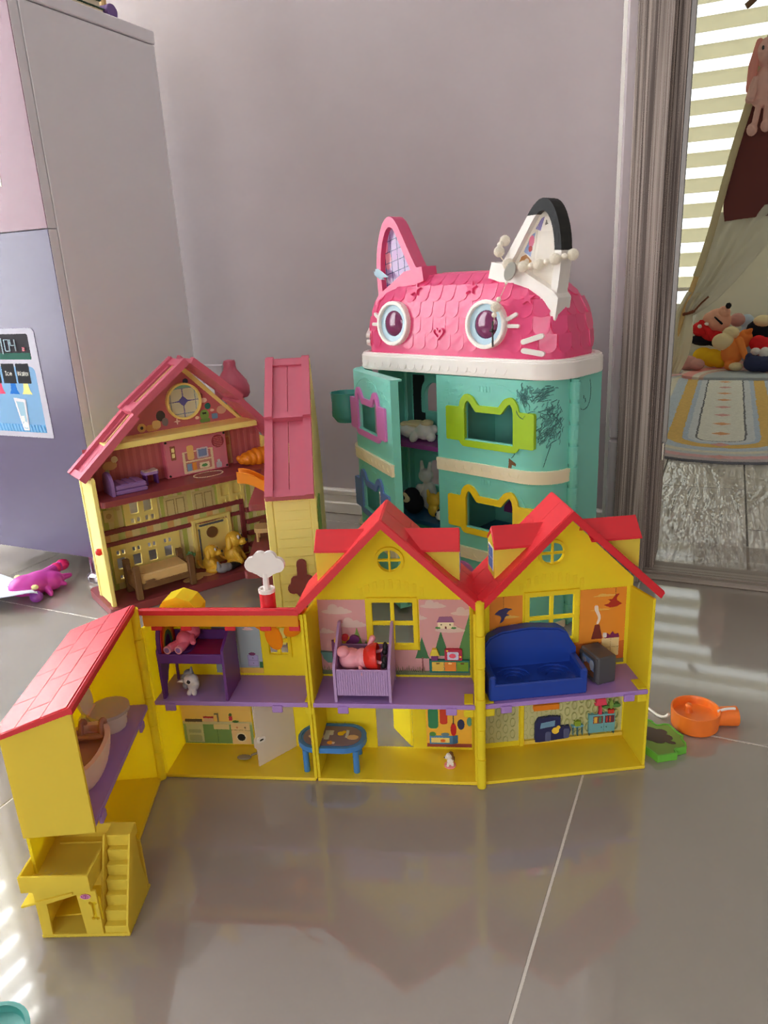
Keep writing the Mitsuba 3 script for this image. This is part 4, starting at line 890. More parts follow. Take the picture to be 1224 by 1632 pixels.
# right half
P(rh, 'shelf', FR(slab(rr(.092, -.042, W_ - .004, .069, .006), .199, .2095)), 'maroon')
P(rh, 'shelf', FR(slab(rr(.075, -.058, W_ - .004, .069, .006), .088, .100)), 'maroon')
P(rh, 'wallpaper', FR(wall(rect(.004, .016, W_ - .004, .25), .066, .069)), 'butter')
P(rh, 'support', FR(box(.14, .15, -.04, .06, .016, .088)), 'maroon')
rs = unary_union([rr(.035, .115, .050, .148, .0074), circ(.033, .112, .009), circ(.051, .113, .008), circ(.028, .101, .009), circ(.057, .1015, .009), circ(.043, .103, .012), Polygon([(.028, .098), (.058, .098), (.0445, .074)]), rect(.0425, .05, .0465, .08)])
P(rh, 'plaque', FR(side(rs, -.0085, -.0048)), 'maroon', label='rose red moulded plaque on the end wall')
P(rh, 'end_wall', FR(side(rect(.002, .016, .07, .25), W_ - .003, W_)), 'butter')
P(rh, 'back_shutter', FR(box(.01, .10, .0715, .0745, .06, .22, .001)), 'green_dull')
P(rh, 'hinge', FL(cyl((W_ + .003, .03, .016), (W_ + .003, .03, .25), .005)), 'butter', 40)
sl = thing('toy_slide', 'orange toy slide sticking out of the right half of the rose roofed house', 'slide')
SLp = curve([(.0, .222), (-.014, .228), (-.028, .237), (-.042, .243), (-.056, .245)], 14)
m_ = []
for b_, e_ in zip(SLp[:-1], SLp[1:]):
    m_ += [hull([(a_, q[0], q[1] + h) for a_ in (.100, .126) for q in (b_, e_) for h in (0, .0015)])]
    for a_ in (.100, .1245):
        m_ += [hull([(a_ + w, q[0], q[1] + h) for w in (0, .0015) for q in (b_, e_) for h in (0, .017)])]
P(sl, 'chute', FR(cat(m_)), 'orange_deep')
P(sl, 'rim', FR(cat([tube([(a_, q[0], q[1] + .0175) for q in SLp], .0014, 8) for a_ in (.1005, .1255)])), 'orange_deep', 40)
P(sl, 'post', FR(cat([box(.104, .122, -.014, -.011, .2096, .231)])), 'orange_deep')
so2 = thing('toy_stool', 'small tan toy stool inside the right half of the rose roofed house', 'stool')
P(so2, 'seat', FR(slab(rr(.215, -.055, .250, -.020, .010), .118, .126)), 'tan', 30)
for a_, b_ in ((.220, -.049), (.245, -.049), (.220, -.026), (.245, -.026)):
    P(so2, 'leg', FR(cyl((a_, b_, .1002), (a_, b_, .118), .0025)), 'tan', 40)

# furniture and toys in the left half
bd_ = thing('toy_bed', 'brown toy bed with tan mattress on the ground floor of the rose red roofed house', 'bed')
Zb = .0162
for a_, h_ in ((.040, .072), (.142, .066)):
    P(bd_, 'end_board', FL(side(Polygon([(-.008, Zb + .018), (.050, Zb + .018), (.050, h_ + .002), (.043, h_), (.036, h_ - .010), (.021, h_ - .014), (.006, h_ - .010), (-.001, h_), (-.008, h_ + .002)]), a_, a_ + .007)), 'brown')
    for b_ in (-.010, .042):
        P(bd_, 'post', FL(box(a_ - .002, a_ + .0095, b_, b_ + .0105, Zb, h_ + .008, .0012)), 'brown')
for b_ in (-.006, .047):
    P(bd_, 'rail', FL(cat([box(.047, .142, b_, b_ + .003, Zb + .016, Zb + .027), box(.058, .075, b_, b_ + .003, Zb + .022, Zb + .032)])), 'brown')
mt = P(bd_, 'mattress', FL(box(.0475, .1415, -.0025, .0465, Zb + .020, .060, .0025)), 'tan', label='tan mattress')
P(bd_, 'pillow', FL(ell((.058, .022, .0605), (.009, .017, .003))), 'tan', True)
b2 = thing('toy_bed', 'purple toy bed on the upper floor of the rose roofed house', 'bed')
P(b2, 'base', FL(cat([box(.036, .094, .012, .056, .2097, .217, .0015)])), 'violet')
P(b2, 'mattress', FL(cat([box(.0365, .0935, .0125, .0555, .2172, .2265, .0025)])), 'violet')
for k in range(3):
    P(b2, 'quilt_fold', FL(box(.048 + .014 * k, .0575 + .014 * k, .0130, .0550, .2262, .2280, .0009)), 'violet')
P(b2, 'headboard', FL(side(Polygon([(.010, .2097)] + [(.034 + .024 * math.cos(t), .228 + .022 * math.sin(t)) for t in np.linspace(math.pi, 0, 18)] + [(.058, .2097)]), .030, .0355)), 'violet')
t2_ = thing('toy_side_table', 'small purple toy table with grey top beside the purple bed', 'table')
P(t2_, 'table_top', FL(cat([slab(rr(.099, .036, .127, .062, .006), .2290, .2335)])), 'purple', 30)
P(t2_, 'open_book', FL(cat([hull([(.101, .038, .2337), (.113, .038, .2337), (.101, .058, .2337), (.113, .058, .2337), (.101, .038, .2355), (.101, .058, .2355), (.113, .038, .2342), (.113, .058, .2342)]), hull([(.125, .038, .2337), (.113, .038, .2337), (.125, .058, .2337), (.113, .058, .2337), (.125, .038, .2365), (.125, .058, .2365), (.113, .038, .2342), (.113, .058, .2342)])])), 'lid_grey')
for a_ in (.1015, .1215):
    P(t2_, 'leg', FL(box(a_, a_ + .004, .040, .058, .2097, .2292)), 'purple_dark')
pc = thing('toy_cushion', 'orange pumpkin shaped toy seat on the upper floor of the rose roofed house', 'cushion')
P(pc, 'body', FL(blob([((.303 + .011 * k, .036, .2225 + .0), (.012, .020 - .0015 * abs(k - 2), .0125 + .003 * min(k, 2))) for k in range(5)] + [((.292, .034, .222), (.008, .008, .009)), ((.286, .034, .226), (.005, .006, .006))], smooth=3)), 'orange_deep', True)
pp = thing('potted_plant', 'tiny green toy plant behind the brown toy bed', 'plant')
P(pp, 'pot', FL(lathe([(0, Zb), (.005, Zb), (.006, .05), (0, .05)], (.166, .040, 0))), 'brown', 40)
for k in range(7):
    t = k * .9
    P(pp, 'leaf', FL(ell((.166 + .005 * math.cos(t), .040 + .005 * math.sin(t), .056 + .002 * (k % 3)), (.005, .0022, .0030), 1, (0, -30 + 20 * (k % 3), math.degrees(t)))), 'leaf', True)


def puppy(name, label, F, u, v, z, s, yaw, body='toy_yellow', muzz='toy_yellow', sit=True):
    t = thing(name, label, 'toy figure', None)
    Q = Frame(F.M[:3, :3] @ np.array([u, v, 0]) + F.o, F.M[:3, :3] @ np.array([math.cos(yaw), math.sin(yaw), 0]))
    S = lambda p: tuple(np.array(p, float) * s + np.array([0, 0, z]))
    R = lambda r: tuple(np.array(r, float) * s)
    P(t, 'body', Q(blob([(S((0, 0, .30)), R((.24, .22, .30))), (S((.08, 0, .74)), R((.24, .23, .23))), (S((.30, 0, .68)), R((.16, .12, .11))), ((S((.12, .14, .42)), .07 * s), (S((.28, .15, .12)), .075 * s)), ((S((.12, -.14, .42)), .07 * s), (S((.28, -.15, .12)), .075 * s)),
                         (S((.10, .20, .10)), R((.24, .10, .10))), (S((.10, -.20, .10)), R((.24, .10, .10)))])), body, True)
    for q in (-1, 1):
        P(t, 'ear', Q(ell(S((.0, .22 * q, .70)), R((.09, .06, .20)), 2, (14 * q, 0, 0))), body, True)
        e_ = P(t, 'eye', Q(ell(S((.245, .095 * q, .82)), R((.05, .055, .075)))), 'white', True)
        P(e_, 'pupil', Q(ell(S((.285, .09 * q, .82)), R((.022, .028, .04)))), 'black', True)
    P(t, 'nose', Q(ell(S((.45, 0, .72)), R((.045, .055, .045)))), 'black', True)
    P(t, 'tail', Q(tube(curve([S((-.2, 0, .15)), S((-.36, .02, .22)), S((-.42, .04, .42))], 8), .045 * s)), body, 40)
    return t


puppy('toy_puppy', 'larger of two yellow toy dogs sitting in the rose roofed house', FL, .250, .036, Zb, .070, -.75)
puppy('toy_puppy', 'smaller of two yellow toy dogs, sitting nearer the brown toy bed', FL, .198, .030, Zb, .056, -.6)
gt = thing('toy_fish', 'pale grey and black toy animal lying before the two yellow toy dogs', 'toy figure')
P(gt, 'body', FL(blob([((.212, .004, Zb + .010), (.014, .008, .0095)), ((.222, .006, Zb + .009), (.011, .008, .0085)), (((.204, .002, Zb + .014), .005), ((.201, .0, Zb + .026), .002))])), 'grey', True)
P(gt, 'flank', FL(blob([((.233, .008, Zb + .008), (.011, .0075, .0075)), (((.238, .008, Zb + .009), .006), ((.252, .010, Zb + .005), .0025))])), 'black', True)

# ------------------------------------------------------------------ cat-eared toy house
ch_ = thing('cat_dollhouse', 'tall turquoise toy house with pink scaled cat-eared roof standing against the wall', 'dollhouse')
FK = Frame((-.595, 1.17), (.945, -.328))
KW, KM = .405, .2
# back box
KB = .138


def arch(c, z0_, z1_, w):
    return rect(c - w, z0_, c + w, z1_ - w).union(circ(c, z1_ - w, w, w * 1.15))


bw = rect(.006, .0, .398, .405).difference(unary_union([arch(c, z0_, z1_, .021) for c in (.070, .335) for z0_, z1_ in ((.306, .357), (.163, .211))]))
P(ch_, 'back_wall', FK(wall(bw, KB - .004, KB)), 'teal', label='back wall with arched windows')
for c in (.070, .335):
    for z0_, z1_ in ((.306, .357), (.163, .211)):
        P(ch_, 'arch_frame', FK(wall(arch(c, z0_ - .003, z1_ + .010, .030).difference(arch(c, z0_, z1_, .021)), KB - .008, KB + .001)), 'teal')
P(ch_, 'side_wall', FK(box(.396, .401, .056, KB, 0, .402)), 'teal', label='plain right side')
P(ch_, 'side_wall', FK(box(.002, .006, .056, KB, 0, .402)), 'teal')
P(ch_, 'partition', FK(box(.200, .205, .058, KB - .004, .015, .400)), 'teal')
for z_, m_, b_ in ((.2545, 'shelf_purple', .052), (.112, 'shelf_blue', .052), (.0, 'teal', .0)):
    pl = Polygon([(.007, b_ + .012), (.012, b_ + .003), (.05, b_), (.35, b_), (.39, b_ + .003), (.396, b_ + .012), (.396, KB - .004), (.007, KB - .004)])
    P(ch_, 'floor', FK(slab(pl, z_, z_ + .008)), m_)
P(ch_, 'room_print', FK(wall(rect(.018, .2635, .046, .372), KB - .0055, KB - .004)), 'black')
P(ch_, 'wall_corner', FK(box(.006, .014, .118, KB - .003, .008, .4, .002)), 'teal')
for c_, m_ in (((.115, .315), 'pink'), ((.27, .31), 'gold'), ((.25, .17), 'shelf_purple')):
    P(ch_, 'wall_panel', FK(wall(rect(c_[0] - .025, c_[1] - .03, c_[0] + .025, c_[1] + .03), KB - .006, KB - .004)), 'teal' if m_ == 'pink' else m_)


def door_plan(off, a0=.186, a1=.345, r=.052):
    t = np.linspace(0, math.pi / 2, 14)
    return [(a0, off)] + [(a1 + (r - off) * math.sin(q), .050 - (.050 - off) * math.cos(q)) for q in t]


def shell(a0, z0_, z1_, o0, o1, a1=.345):
    p = door_plan(o0, a0, a1) + door_plan(o1, a0, a1)[::-1]
    return slab(Polygon(p), z0_, z1_)


def ear_hole(z):
    e = Polygon([(.2435, z + .02), (.2435, z + .050), (.2455, z + .058), (.249, z + .0625), (.253, z + .061), (.258, z + .055), (.265, z + .0465), (.268, z + .0455), (.27, z + .02)])
    e2 = affinity.scale(e, -1, 1, origin=(.2888, 0))
    return unary_union([rect(.2435, z, .3341, z + .046), e, e2])


def cat_frame(z):
    h = ear_hole(z)
    o = h.buffer(.0105, quad_segs=6).union(rr(.207, z - .002, .246, z + .052, .003)).union(rr(.3315, z - .002, .3705, z + .052, .003))
    return o.buffer(.003).buffer(-.003).buffer(-.002).buffer(.002).difference(h)


def cat_door(F, mir, cols):
    X = (lambda m: trimesh.Trimesh(np.c_[2 * KM - .01 - m.vertices[:, 0], m.vertices[:, 1:]], m.faces[:, ::-1], process=False)) if mir else (lambda m: m)
    A_ = lambda m: F(X(m))
    zb_, zt = .012, .398
    flat = rect(.186, zb_, .345, zt).difference(ear_hole(.299)).difference(ear_hole(.153))
    dk = P(ch_, 'door', A_(cat([wall(flat, 0, .006), shell(.345, zb_, zt, 0, .006), box(.186, .190, .004, .014, zb_, zt), shell(.186, zt - .003, zt, .001, .02), shell(.186, zb_, zb_ + .003, .001, .02)])), 'teal', 25, label='left door standing ajar' if mir else 'right door, scribbled on at its corner')
    for zz, c_ in ((.299, cols[0]), (.153, cols[1])):
        wf = P(dk, 'window_frame', A_(wall(cat_frame(zz), -.0035, .003)), c_)
        P(dk, 'window_sill', A_(box(.2435, .3341, -.002, .004, zz - .0015, zz + .002)), 'teal')
    for z0_, z1_ in ((.2435, .2635), (.098, .118)):
        P(dk, 'belt', A_(cat([shell(.186, z0_, z1_, -.004, .001), shell(.186, z0_ + .014, z1_, -.0052, .0)])), 'cream', 25, label=None)
        sc = []
        for k in range(9):
            sc.append(wall(circ(.197 + .0175 * k, z0_ + .013, .0082, .008).difference(circ(.197 + .0175 * k, z0_ + .013, .0074, .0072)).intersection(rect(0, 0, 1, z0_ + .0135)), -.0046, -.0035))
        P(dk, 'belt_scallops', A_(cat(sc)), 'cream')
    rel = []                                  # faint moulded relief: arcs over the windows, small bricks
    for zz in (.299, .153):
        ring = circ(.289, zz + .040, .068, .052).difference(circ(.289, zz + .040, .0668, .0508)).intersection(rect(0, zz + .052, 1, zz + .096))
        rel.append(wall(ring, -.0007, .001))
        for a_ in (.268, .274, .280, .286):
            rel.append(box(a_, a_ + .0045, -.0007, .001, zz + .077, zz + .086, .0002))
    rq = random.Random(11 + mir)
    for k in range(26):
        a_, z_ = rq.uniform(.19, .235), rq.choice([rq.uniform(.35, .39), rq.uniform(.2, .24)])
        rel.append(box(a_, a_ + rq.uniform(.004, .009), -.0006, .001, z_, z_ + .0035, .0003))
    labels[P(dk, 'moulded_relief', A_(cat(rel)), 'teal')] = {'kind': 'stuff'}
    return dk


dkR = cat_door(FK, False, ('lime', 'gold'))
hp = np.array([-.007, .055])
ang = math.radians(-24.5)
uo = FK.M[:3, :3] @ np.array([math.cos(ang), math.sin(ang), 0])
Ho = FK.M[:3, :3] @ np.array([hp[0], hp[1], 0]) + FK.o
_n = np.array([-uo[1], uo[0], 0])
FK2 = Frame(Ho - uo * hp[0] - _n * hp[1], uo)
cat_door(FK2, True, ('orchid', 'periwinkle'))
P(ch_, 'hinge_post', FK(cat([cyl((.401, .057, .008), (.401, .057, .396), .0065)] + [cyl((.401, .057, .012 + .0322 * k), (.401, .057, .0385 + .0322 * k), .0085) for k in range(12)])), 'teal', 40, label='hinge on the right edge')
for k in range(12):
    P(ch_, 'hinge_slot', FK(hull([(.4065 + a_, .0500 + b_, z_) for a_, b_ in ((0, 0), (.0035, .0035), (-.001, .001), (.0025, .0045)) for z_ in (.018 + .0322 * k, .032 + .0322 * k)])), 'teal')
# scribble: dark pencil strokes on the right door's corner, red mark by its lower belt
ss = random.Random(21)


def on_door(s, z, off=-.0003):
    if s <= .345:
        return (s, off, z)
    q = min((s - .345) / .052, math.pi / 2)
    return (.345 + (.052 - off) * math.sin(q), .050 - (.050 - off) * math.cos(q), z)


strokes = []
for (cs_, cz_, ws_, hz_, n_, tilt) in ((.375, .378, .020, .012, 34, .5), (.352, .375, .012, .012, 34, 1.6), (.395, .345, .016, .020, 26, .9), (.382, .322, .022, .016, 38, 1.0), (.402, .330, .010, .022, 18, 1.2), (.385, .352, .012, .012, 14, 2.2)):
    for k in range(n_):
        a_, z_ = cs_ + ss.gauss(0, ws_ * .45), cz_ + ss.gauss(0, hz_ * .5); L_ = ss.uniform(.004, .014); t = tilt + ss.gauss(0, .35)
        pts = [on_door(a_ + L_ * q * math.cos(t) + .0015 * math.sin(5 * q + k), min(z_ + L_ * q * math.sin(t), .396)) for q in np.linspace(-.5, .5, 5)]
        strokes.append(tube(pts, ss.uniform(.00025, .0007), 5))
for pts in ([(.372, .352), (.385, .356), (.398, .357)], [(.392, .304), (.386, .286), (.381, .270)], [(.34, .356), (.346, .345), (.352, .342)], [(.352, .344), (.362, .353), (.368, .354)], [(.336, .289), (.333, .283), (.330, .280)]):
    strokes.append(tube([on_door(a_, z_, -.0040 if z_ < .357 and a_ < .369 and a_ > .34 else -.0004) for a_, z_ in curve(pts, 8)], .0005, 5))
soft = []
for (cs_, cz_, ws_, hz_, n_, tilt) in ((.375, .380, .022, .011, 30, .5), (.352, .376, .010, .010, 26, 1.6), (.392, .348, .018, .020, 30, .9), (.384, .322, .020, .015, 34, 1.0)):
    for k in range(n_):
        a_, z_ = cs_ + ss.gauss(0, ws_ * .45), cz_ + ss.gauss(0, hz_ * .5); L_ = ss.uniform(.006, .013); t = tilt + ss.gauss(0, .3); w_ = ss.uniform(.0006, .0013)
        c_ = [on_door(a_ + L_ * q * math.cos(t) + e_ * w_ * math.sin(t), min(z_ + L_ * q * math.sin(t) - e_ * w_ * math.cos(t), .396), o_) for q in (-.5, .5) for e_ in (-1, 1) for o_ in (-.00025, .0004)]
        soft.append(hull(c_))
sk_ = P(dkR, 'pencil_scribble', FK(cat(soft)), 'scribble_soft', label='smeared pencil scribble')
labels[sk_]['kind'] = 'stuff'
sk_ = P(dkR, 'pencil_stroke', FK(cat(strokes)), 'scribble', label='dark pencil strokes')
labels[sk_]['kind'] = 'stuff'
rm = [wall(Polygon([(.3245, .264), (.3255, .279), (.338, .272), (.3375, .268), (.331, .270), (.3295, .264)]), -.0006, .0002)]
P(dkR, 'torn_sticker', FK(cat(rm)), 'brown', label='torn red brown scrap of a sticker')
lp_ = curve([(.4105, .068, .385), (.4105, .070, .355), (.4105, .080, .347), (.4105, .095, .349), (.4105, .104, .365), (.4105, .100, .39)], 24)
P(ch_, 'pencil_loop', FK(cat([tube(np.c_[np.full(24, .4012), lp_[:, 1:]], .0005, 5), tube([(.4012, .083, .368), (.4012, .084, .363)], .0006, 5), tube([(.4012, .088, .363), (.4012, .089, .358), (.4012, .087, .357)], .0006, 5)])), 'scribble')
# white trim slab under the roof
tp = rr(-.006, -.004, .412, .158, .052)
P(ch_, 'roof_trim', FK(cat([slab(tp.buffer(-.0012), .3995, .401), slab(tp, .401, .4225), slab(tp.buffer(-.0018), .4225, .4255), slab(tp.buffer(-.005).difference(tp.buffer(-.012)), .4255, .4275)])), 'white', 30, label='white rounded trim below the roof')
scal = []
for k in range(17):
    c_ = .030 + .0178 * k
    scal.append(wall(circ(c_, .4125, .0085, .0088).intersection(rect(0, 0, 1, .4125)).difference(circ(c_ - .001, .4125, .0079, .0080)), -.0050, -.003))
P(ch_, 'trim_scallops', FK(cat(scal)), 'white')
# pink roof: a superellipsoid loaf covered in scales
RA, RB, RH, RC = .193, .071, .124, (.203, .0765, .4265)


def sgp(x, e):
    return math.copysign(abs(x) ** e, x)


def roof_pt(om, et, k=1.0):
    ce, se = abs(math.cos(et)) ** .62, abs(math.sin(et)) ** .62
    return np.array([RC[0] + k * RA * ce * sgp(math.cos(om), .42), RC[1] + k * RB * ce * sgp(math.sin(om), .42), RC[2] + k * RH * se])


no, ne = 128, 36
V_ = [roof_pt(2 * math.pi * i / no, math.pi / 2 * j / ne) for j in range(ne) for i in range(no)] + [roof_pt(0, math.pi / 2)]
F_ = []
for j in range(ne - 1):
    for i in range(no):
        a_, b_, c_, d_ = j * no + i, j * no + (i + 1) % no, (j + 1) * no + (i + 1) % no, (j + 1) * no + i
        F_ += [(a_, b_, c_), (a_, c_, d_)]
for i in range(no):
    F_.append(((ne - 1) * no + i, (ne - 1) * no + (i + 1) % no, ne * no))
rk = P(ch_, 'roof', FK(trimesh.Trimesh(np.array(V_), np.array(F_), process=False)), 'pink', True, label='glossy pink roof with a cat face')
U0 = .016


def roof_front(uu, h):
    """Point and normal of the roof's front at breadth uu, arc height h (0 eaves .. 1 ridge)."""
    et = math.pi / 2 * h
    ce = abs(math.cos(et)) ** .62
    x = (uu - RC[0]) / (RA * max(ce, 1e-3)); x = max(-.999, min(.999, x))
    om = -math.acos(math.copysign(abs(x) ** (1 / .42), x))
    def g(o, e): return roof_pt(o, e)
    p = g(om, et)
    # implicit normal
    q = (p - np.array(RC)) / np.array([RA, RB, RH])
    rxy = (abs(q[0]) ** (2 / .42) + abs(q[1]) ** (2 / .42))
    dx = rxy ** (.42 / .62 - 1) * abs(q[0]) ** (2 / .42 - 1) * np.sign(q[0]) / RA
    dy = rxy ** (.42 / .62 - 1) * abs(q[1]) ** (2 / .42 - 1) * np.sign(q[1]) / RB
    dz = abs(q[2]) ** (2 / .62 - 1) * np.sign(q[2]) / RH
    n_ = np.array([dx, dy, dz]); n_ /= np.linalg.norm(n_) + 1e-12
    return p, n_


def on_roof(poly2, uu, h, t0, t1):
    """Extrude a small flat outline (x across, y up, metres) onto the tangent plane of the roof's front."""
    p, n_ = roof_front(uu, h)
    ex = np.cross([0, 0, 1.], n_); ex /= np.linalg.norm(ex); ey = np.cross(n_, ex)
    if ex[0] < 0:
        ex, ey = -ex, -ey
    m = ext(poly2, t0, t1); v = m.vertices
    R_ = np.stack([ex, ey, n_], 1)
    m = trimesh.Trimesh(v @ R_.T + p, m.faces if np.linalg.det(R_) > 0 else m.faces[:, ::-1], process=False)
    return m


sc_shape = Polygon([(-.0124, .016), (-.0124, .001)] + [(.0124 * math.cos(t), .001 + .0115 * math.sin(t)) for t in np.linspace(math.pi, 2 * math.pi, 12)] + [(.0124, .001), (.0124, .016)])


def roof_normal(p):
    q = (p - np.array(RC)) / np.array([RA, RB, RH])
    rxy = abs(q[0]) ** (2 / .42) + abs(q[1]) ** (2 / .42)
    n_ = np.array([rxy ** (.42 / .62 - 1) * abs(q[0]) ** (2 / .42 - 1) * np.sign(q[0]) / RA, rxy ** (.42 / .62 - 1) * abs(q[1]) ** (2 / .42 - 1) * np.sign(q[1]) / RB, abs(q[2]) ** (2 / .62 - 1) * np.sign(q[2]) / RH])
    return n_ / (np.linalg.norm(n_) + 1e-12)


# rows of scales: equal steps up the front's arc, equal steps around the outline
_e = np.linspace(.001, math.pi / 2, 400)
_pr = np.array([roof_pt(-math.pi / 2, e) for e in _e]); _s = np.r_[0, np.cumsum(np.linalg.norm(np.diff(_pr, axis=0), axis=1))]
for r_ in range(7):
    et = float(np.interp(.018 + .0245 * r_, _s, _e))
    om_ = np.linspace(-math.pi * 1.12, math.pi * .12, 800)
    ring_ = np.array([roof_pt(o, et) for o in om_]); t_ = np.r_[0, np.cumsum(np.linalg.norm(np.diff(ring_, axis=0), axis=1))]
    for q_ in np.arange(.004 + .0128 * (r_ % 2), t_[-1], .0256):
        p_ = np.array([np.interp(q_, t_, ring_[:, i]) for i in range(3)]); n_ = roof_normal(p_)
        if p_[1] < RC[1] and p_[2] < .515 and (math.hypot(p_[0] - .0955, p_[2] - .4775) < .040 or math.hypot(p_[0] - .282, p_[2] - .4775) < .040):
            continue
        ex = np.cross([0, 0, 1.], n_); ex /= np.linalg.norm(ex); ey = np.cross(n_, ex)
        m_ = ext(sc_shape, -.004, .0010); R_ = np.stack([ex, ey, n_], 1)
        m_.vertices = m_.vertices + np.c_[np.zeros(len(m_.vertices)), np.zeros(len(m_.vertices)), -.06 * np.maximum(m_.vertices[:, 1], 0)]
        P(rk, 'scale', FK(trimesh.Trimesh(m_.vertices @ R_.T + p_, m_.faces, process=False)), 'pink')


def star(r, r2):
    return Polygon([((r if k % 2 == 0 else r2) * math.sin(k * math.pi / 5), (r if k % 2 == 0 else r2) * math.cos(k * math.pi / 5)) for k in range(10)])


hs = Polygon([(.0105 * (16 * math.sin(t) ** 3) / 16, .0105 * (13 * math.cos(t) - 5 * math.cos(2 * t) - 2 * math.cos(3 * t) - math.cos(4 * t)) / 16) for t in np.linspace(0, 2 * math.pi, 40)][:-1])
P(rk, 'heart', FK(on_roof(hs.difference(hs.buffer(-.0022)), .190, .085, 0, .0040)), 'pink')
for uu, h_ in ((.135, .50), (.245, .50), (.345, .36)):
    P(rk, 'star', FK(on_roof(star(.011, .0045), uu, h_, -.001, .0045)), 'pink')
for sgn, uc in ((-1, .0955), (1, .282)):
    h_ = .145
    ey_ = P(rk, 'eye_ring', FK(cat([on_roof(circ(0, 0, .0355).difference(circ(0, 0, .0295)), uc, h_, -.012, .0075), on_roof(circ(0, 0, .0347).difference(circ(0, 0, .0305)), uc, h_, .0075, .009)])), 'white', 40, label='white round eye window')
    P(ey_, 'eye_bowl', FK(on_roof(circ(0, 0, .0296).difference(circ(0, 0, .0205)), uc, h_, -.01, .0035)), 'lens_rim')
    p_, nn_ = roof_front(uc, h_)
    P(ey_, 'pupil', FK(ell(p_ + nn_ * .001, (.0205, .0065, .0205), 3)), 'lens', True)
    for uu, hh_, a_ in ((uc + sgn * .043, .20, 28 * sgn), (uc + sgn * .046, .135, 0)):
        P(rk, 'lash', FK(on_roof(affinity.rotate(rr(-.010, -.0028, .010, .0028, .0027), a_, origin=(0, 0)), uu, hh_, 0, .0045)), 'white', 40)
for s_, lst in ((1, ((.358, .063, 17), (.359, .013, -9))), (-1, ((.0165, .075, -24), (.0165, .018, 14)))):
    for uu, hh_, a_ in lst:
        P(rk, 'whisker', FK(on_roof(affinity.rotate(rr(-.0175, -.0038, .0175, .0038, .0037), a_, origin=(0, 0)), uu, hh_, -.001, .0055)), 'white', 40)
# ears
EP = [tuple(q) for q in curve([(.068 + (a_ - .068) * .80, b_, 0) for a_, b_ in [(.020, .495), (.0205, .560), (.029, .598), (.043, .625), (.056, .638), (.068, .6415), (.079, .636), (.092, .619), (.110, .590), (.128, .562), (.142, .543), (.147, .527)]], 60)[:, :2]]


def ear_lean(g, mir):
    k, c = (.136, -.013) if mir else (-.064, .014)
    return affinity.affine_transform(g, [1, k, 0, 1, c - .5 * k, 0])


def ear(mir):
    MX = (lambda g: affinity.scale(ear_lean(affinity.scale(g, -1, 1, origin=(.212, 0)), True), 1.1, 1, origin=(.388, 0))) if mir else (lambda g: ear_lean(g, False))
    out = MX(Polygon(EP)).buffer(.001).simplify(1.5e-4)
    inn = MX(affinity.translate(affinity.scale(Polygon(EP), .74, .80, origin=(.064, .572)), .0, -.001)).simplify(1.5e-4)
    if mir:
        tip = Polygon([(.20, .70), (.50, .70), (.50, .563), (.374, .575), (.366, .60), (.352, .622), (.20, .617)])
        ek = P(ch_, 'ear', FK(cat([wall(out.difference(inn).difference(tip), .028, .056), wall(out.buffer(-.0012), .040, .050)])), 'white', label='white ear with a black tip')
        P(ek, 'ear_tip', FK(cat([wall(out.difference(inn).intersection(tip), .0275, .0565)])), 'rubber_black', label='black tip')
    else:
        ek = P(ch_, 'ear', FK(cat([wall(out.difference(inn), .028, .056), wall(out, .040, .050)])), 'pink', label='pink ear')
    col_ = MX(Polygon([(.068 + (a_ - .068) * .80, b_) for a_, b_ in [(.012, .480), (.012, .511), (.022, .520), (.100, .556), (.148, .563), (.151, .541), (.10, .528), (.05, .505)]]))
    P(ek, 'ear_collar', FK(wall(col_, .024, .060)), 'white' if mir else 'pink')
    tv_ = ear_inner_items(mir, inn)
    sticker(ek, 'ear_print', FK, .0402, inn.buffer(.0005), *tv_, .0006, 'print_gloss')


def ear_inner_items(mir, inn):
    c = inn.centroid
    if mir:
        M_ = lambda g: ear_lean(affinity.translate(affinity.scale(g, .82, 1, origin=(.33, 0)), .040, 0), True)
        return (238, 230, 216), [(M_(g_), c_) for g_, c_ in [(Polygon([(.268, .558), (.290, .552), (.294, .562), (.281, .571), (.272, .568)]), (196, 140, 90)), (circ(.284, .560, .0055), (236, 222, 200)), (Polygon([(.276, .575), (.291, .567), (.2955, .600), (.288, .596)]), (160, 176, 214)), (circ(.2895, .588, .0055, .008), (240, 140, 170)), (circ(.289, .578, .004), (196, 80, 80)), (Polygon([(.2945, .604), (.305, .601), (.310, .619), (.304, .617)]), (150, 140, 190)), (Polygon([(.312, .608), (.318, .609), (.314, .6155)]), (120, 112, 100)),
                                      (rect(.2985, .54, .2990, .61), (216, 206, 190)), (Polygon([(.302, .545), (.338, .545), (.336, .60), (.306, .600)]), (230, 222, 208))]]
    it = [(circ(.050, .60, .007, .016), (240, 150, 180)), (circ(.055, .575, .010, .014), (236, 160, 176)), (circ(.075, .585, .010, .012), (190, 150, 200)), (Polygon([(.03, .545), (.06, .538), (.05, .552), (.03, .565)]), (220, 226, 240))]
    for k in range(5):
        a_ = .038 + .014 * k
        it.append((Polygon([(a_, .52), (a_ + .001, .52), (a_ - .006 + .001, .65), (a_ - .006, .65)]), (60, 60, 110)))
    for k in range(6):
        z_ = .535 + .017 * k
        it.append((Polygon([(.02, z_ - .008), (.02, z_ - .007), (.12, z_ + .018), (.12, z_ + .017)]), (60, 60, 110)))
    return (186, 160, 204), it


ear(False); ear(True)
P(ch_, 'ear_film', FK(cat([hull([(.037, .0265, .563), (.040, .024, .555), (.052, .024, .548), (.068, .0268, .549), (.056, .0275, .555), (.044, .0275, .563)]), hull([(.034, .026, .560), (.038, .0235, .553), (.050, .0235, .546), (.060, .0262, .545), (.048, .0268, .552)])])), 'lens_rim', label='loose crumpled clear film')
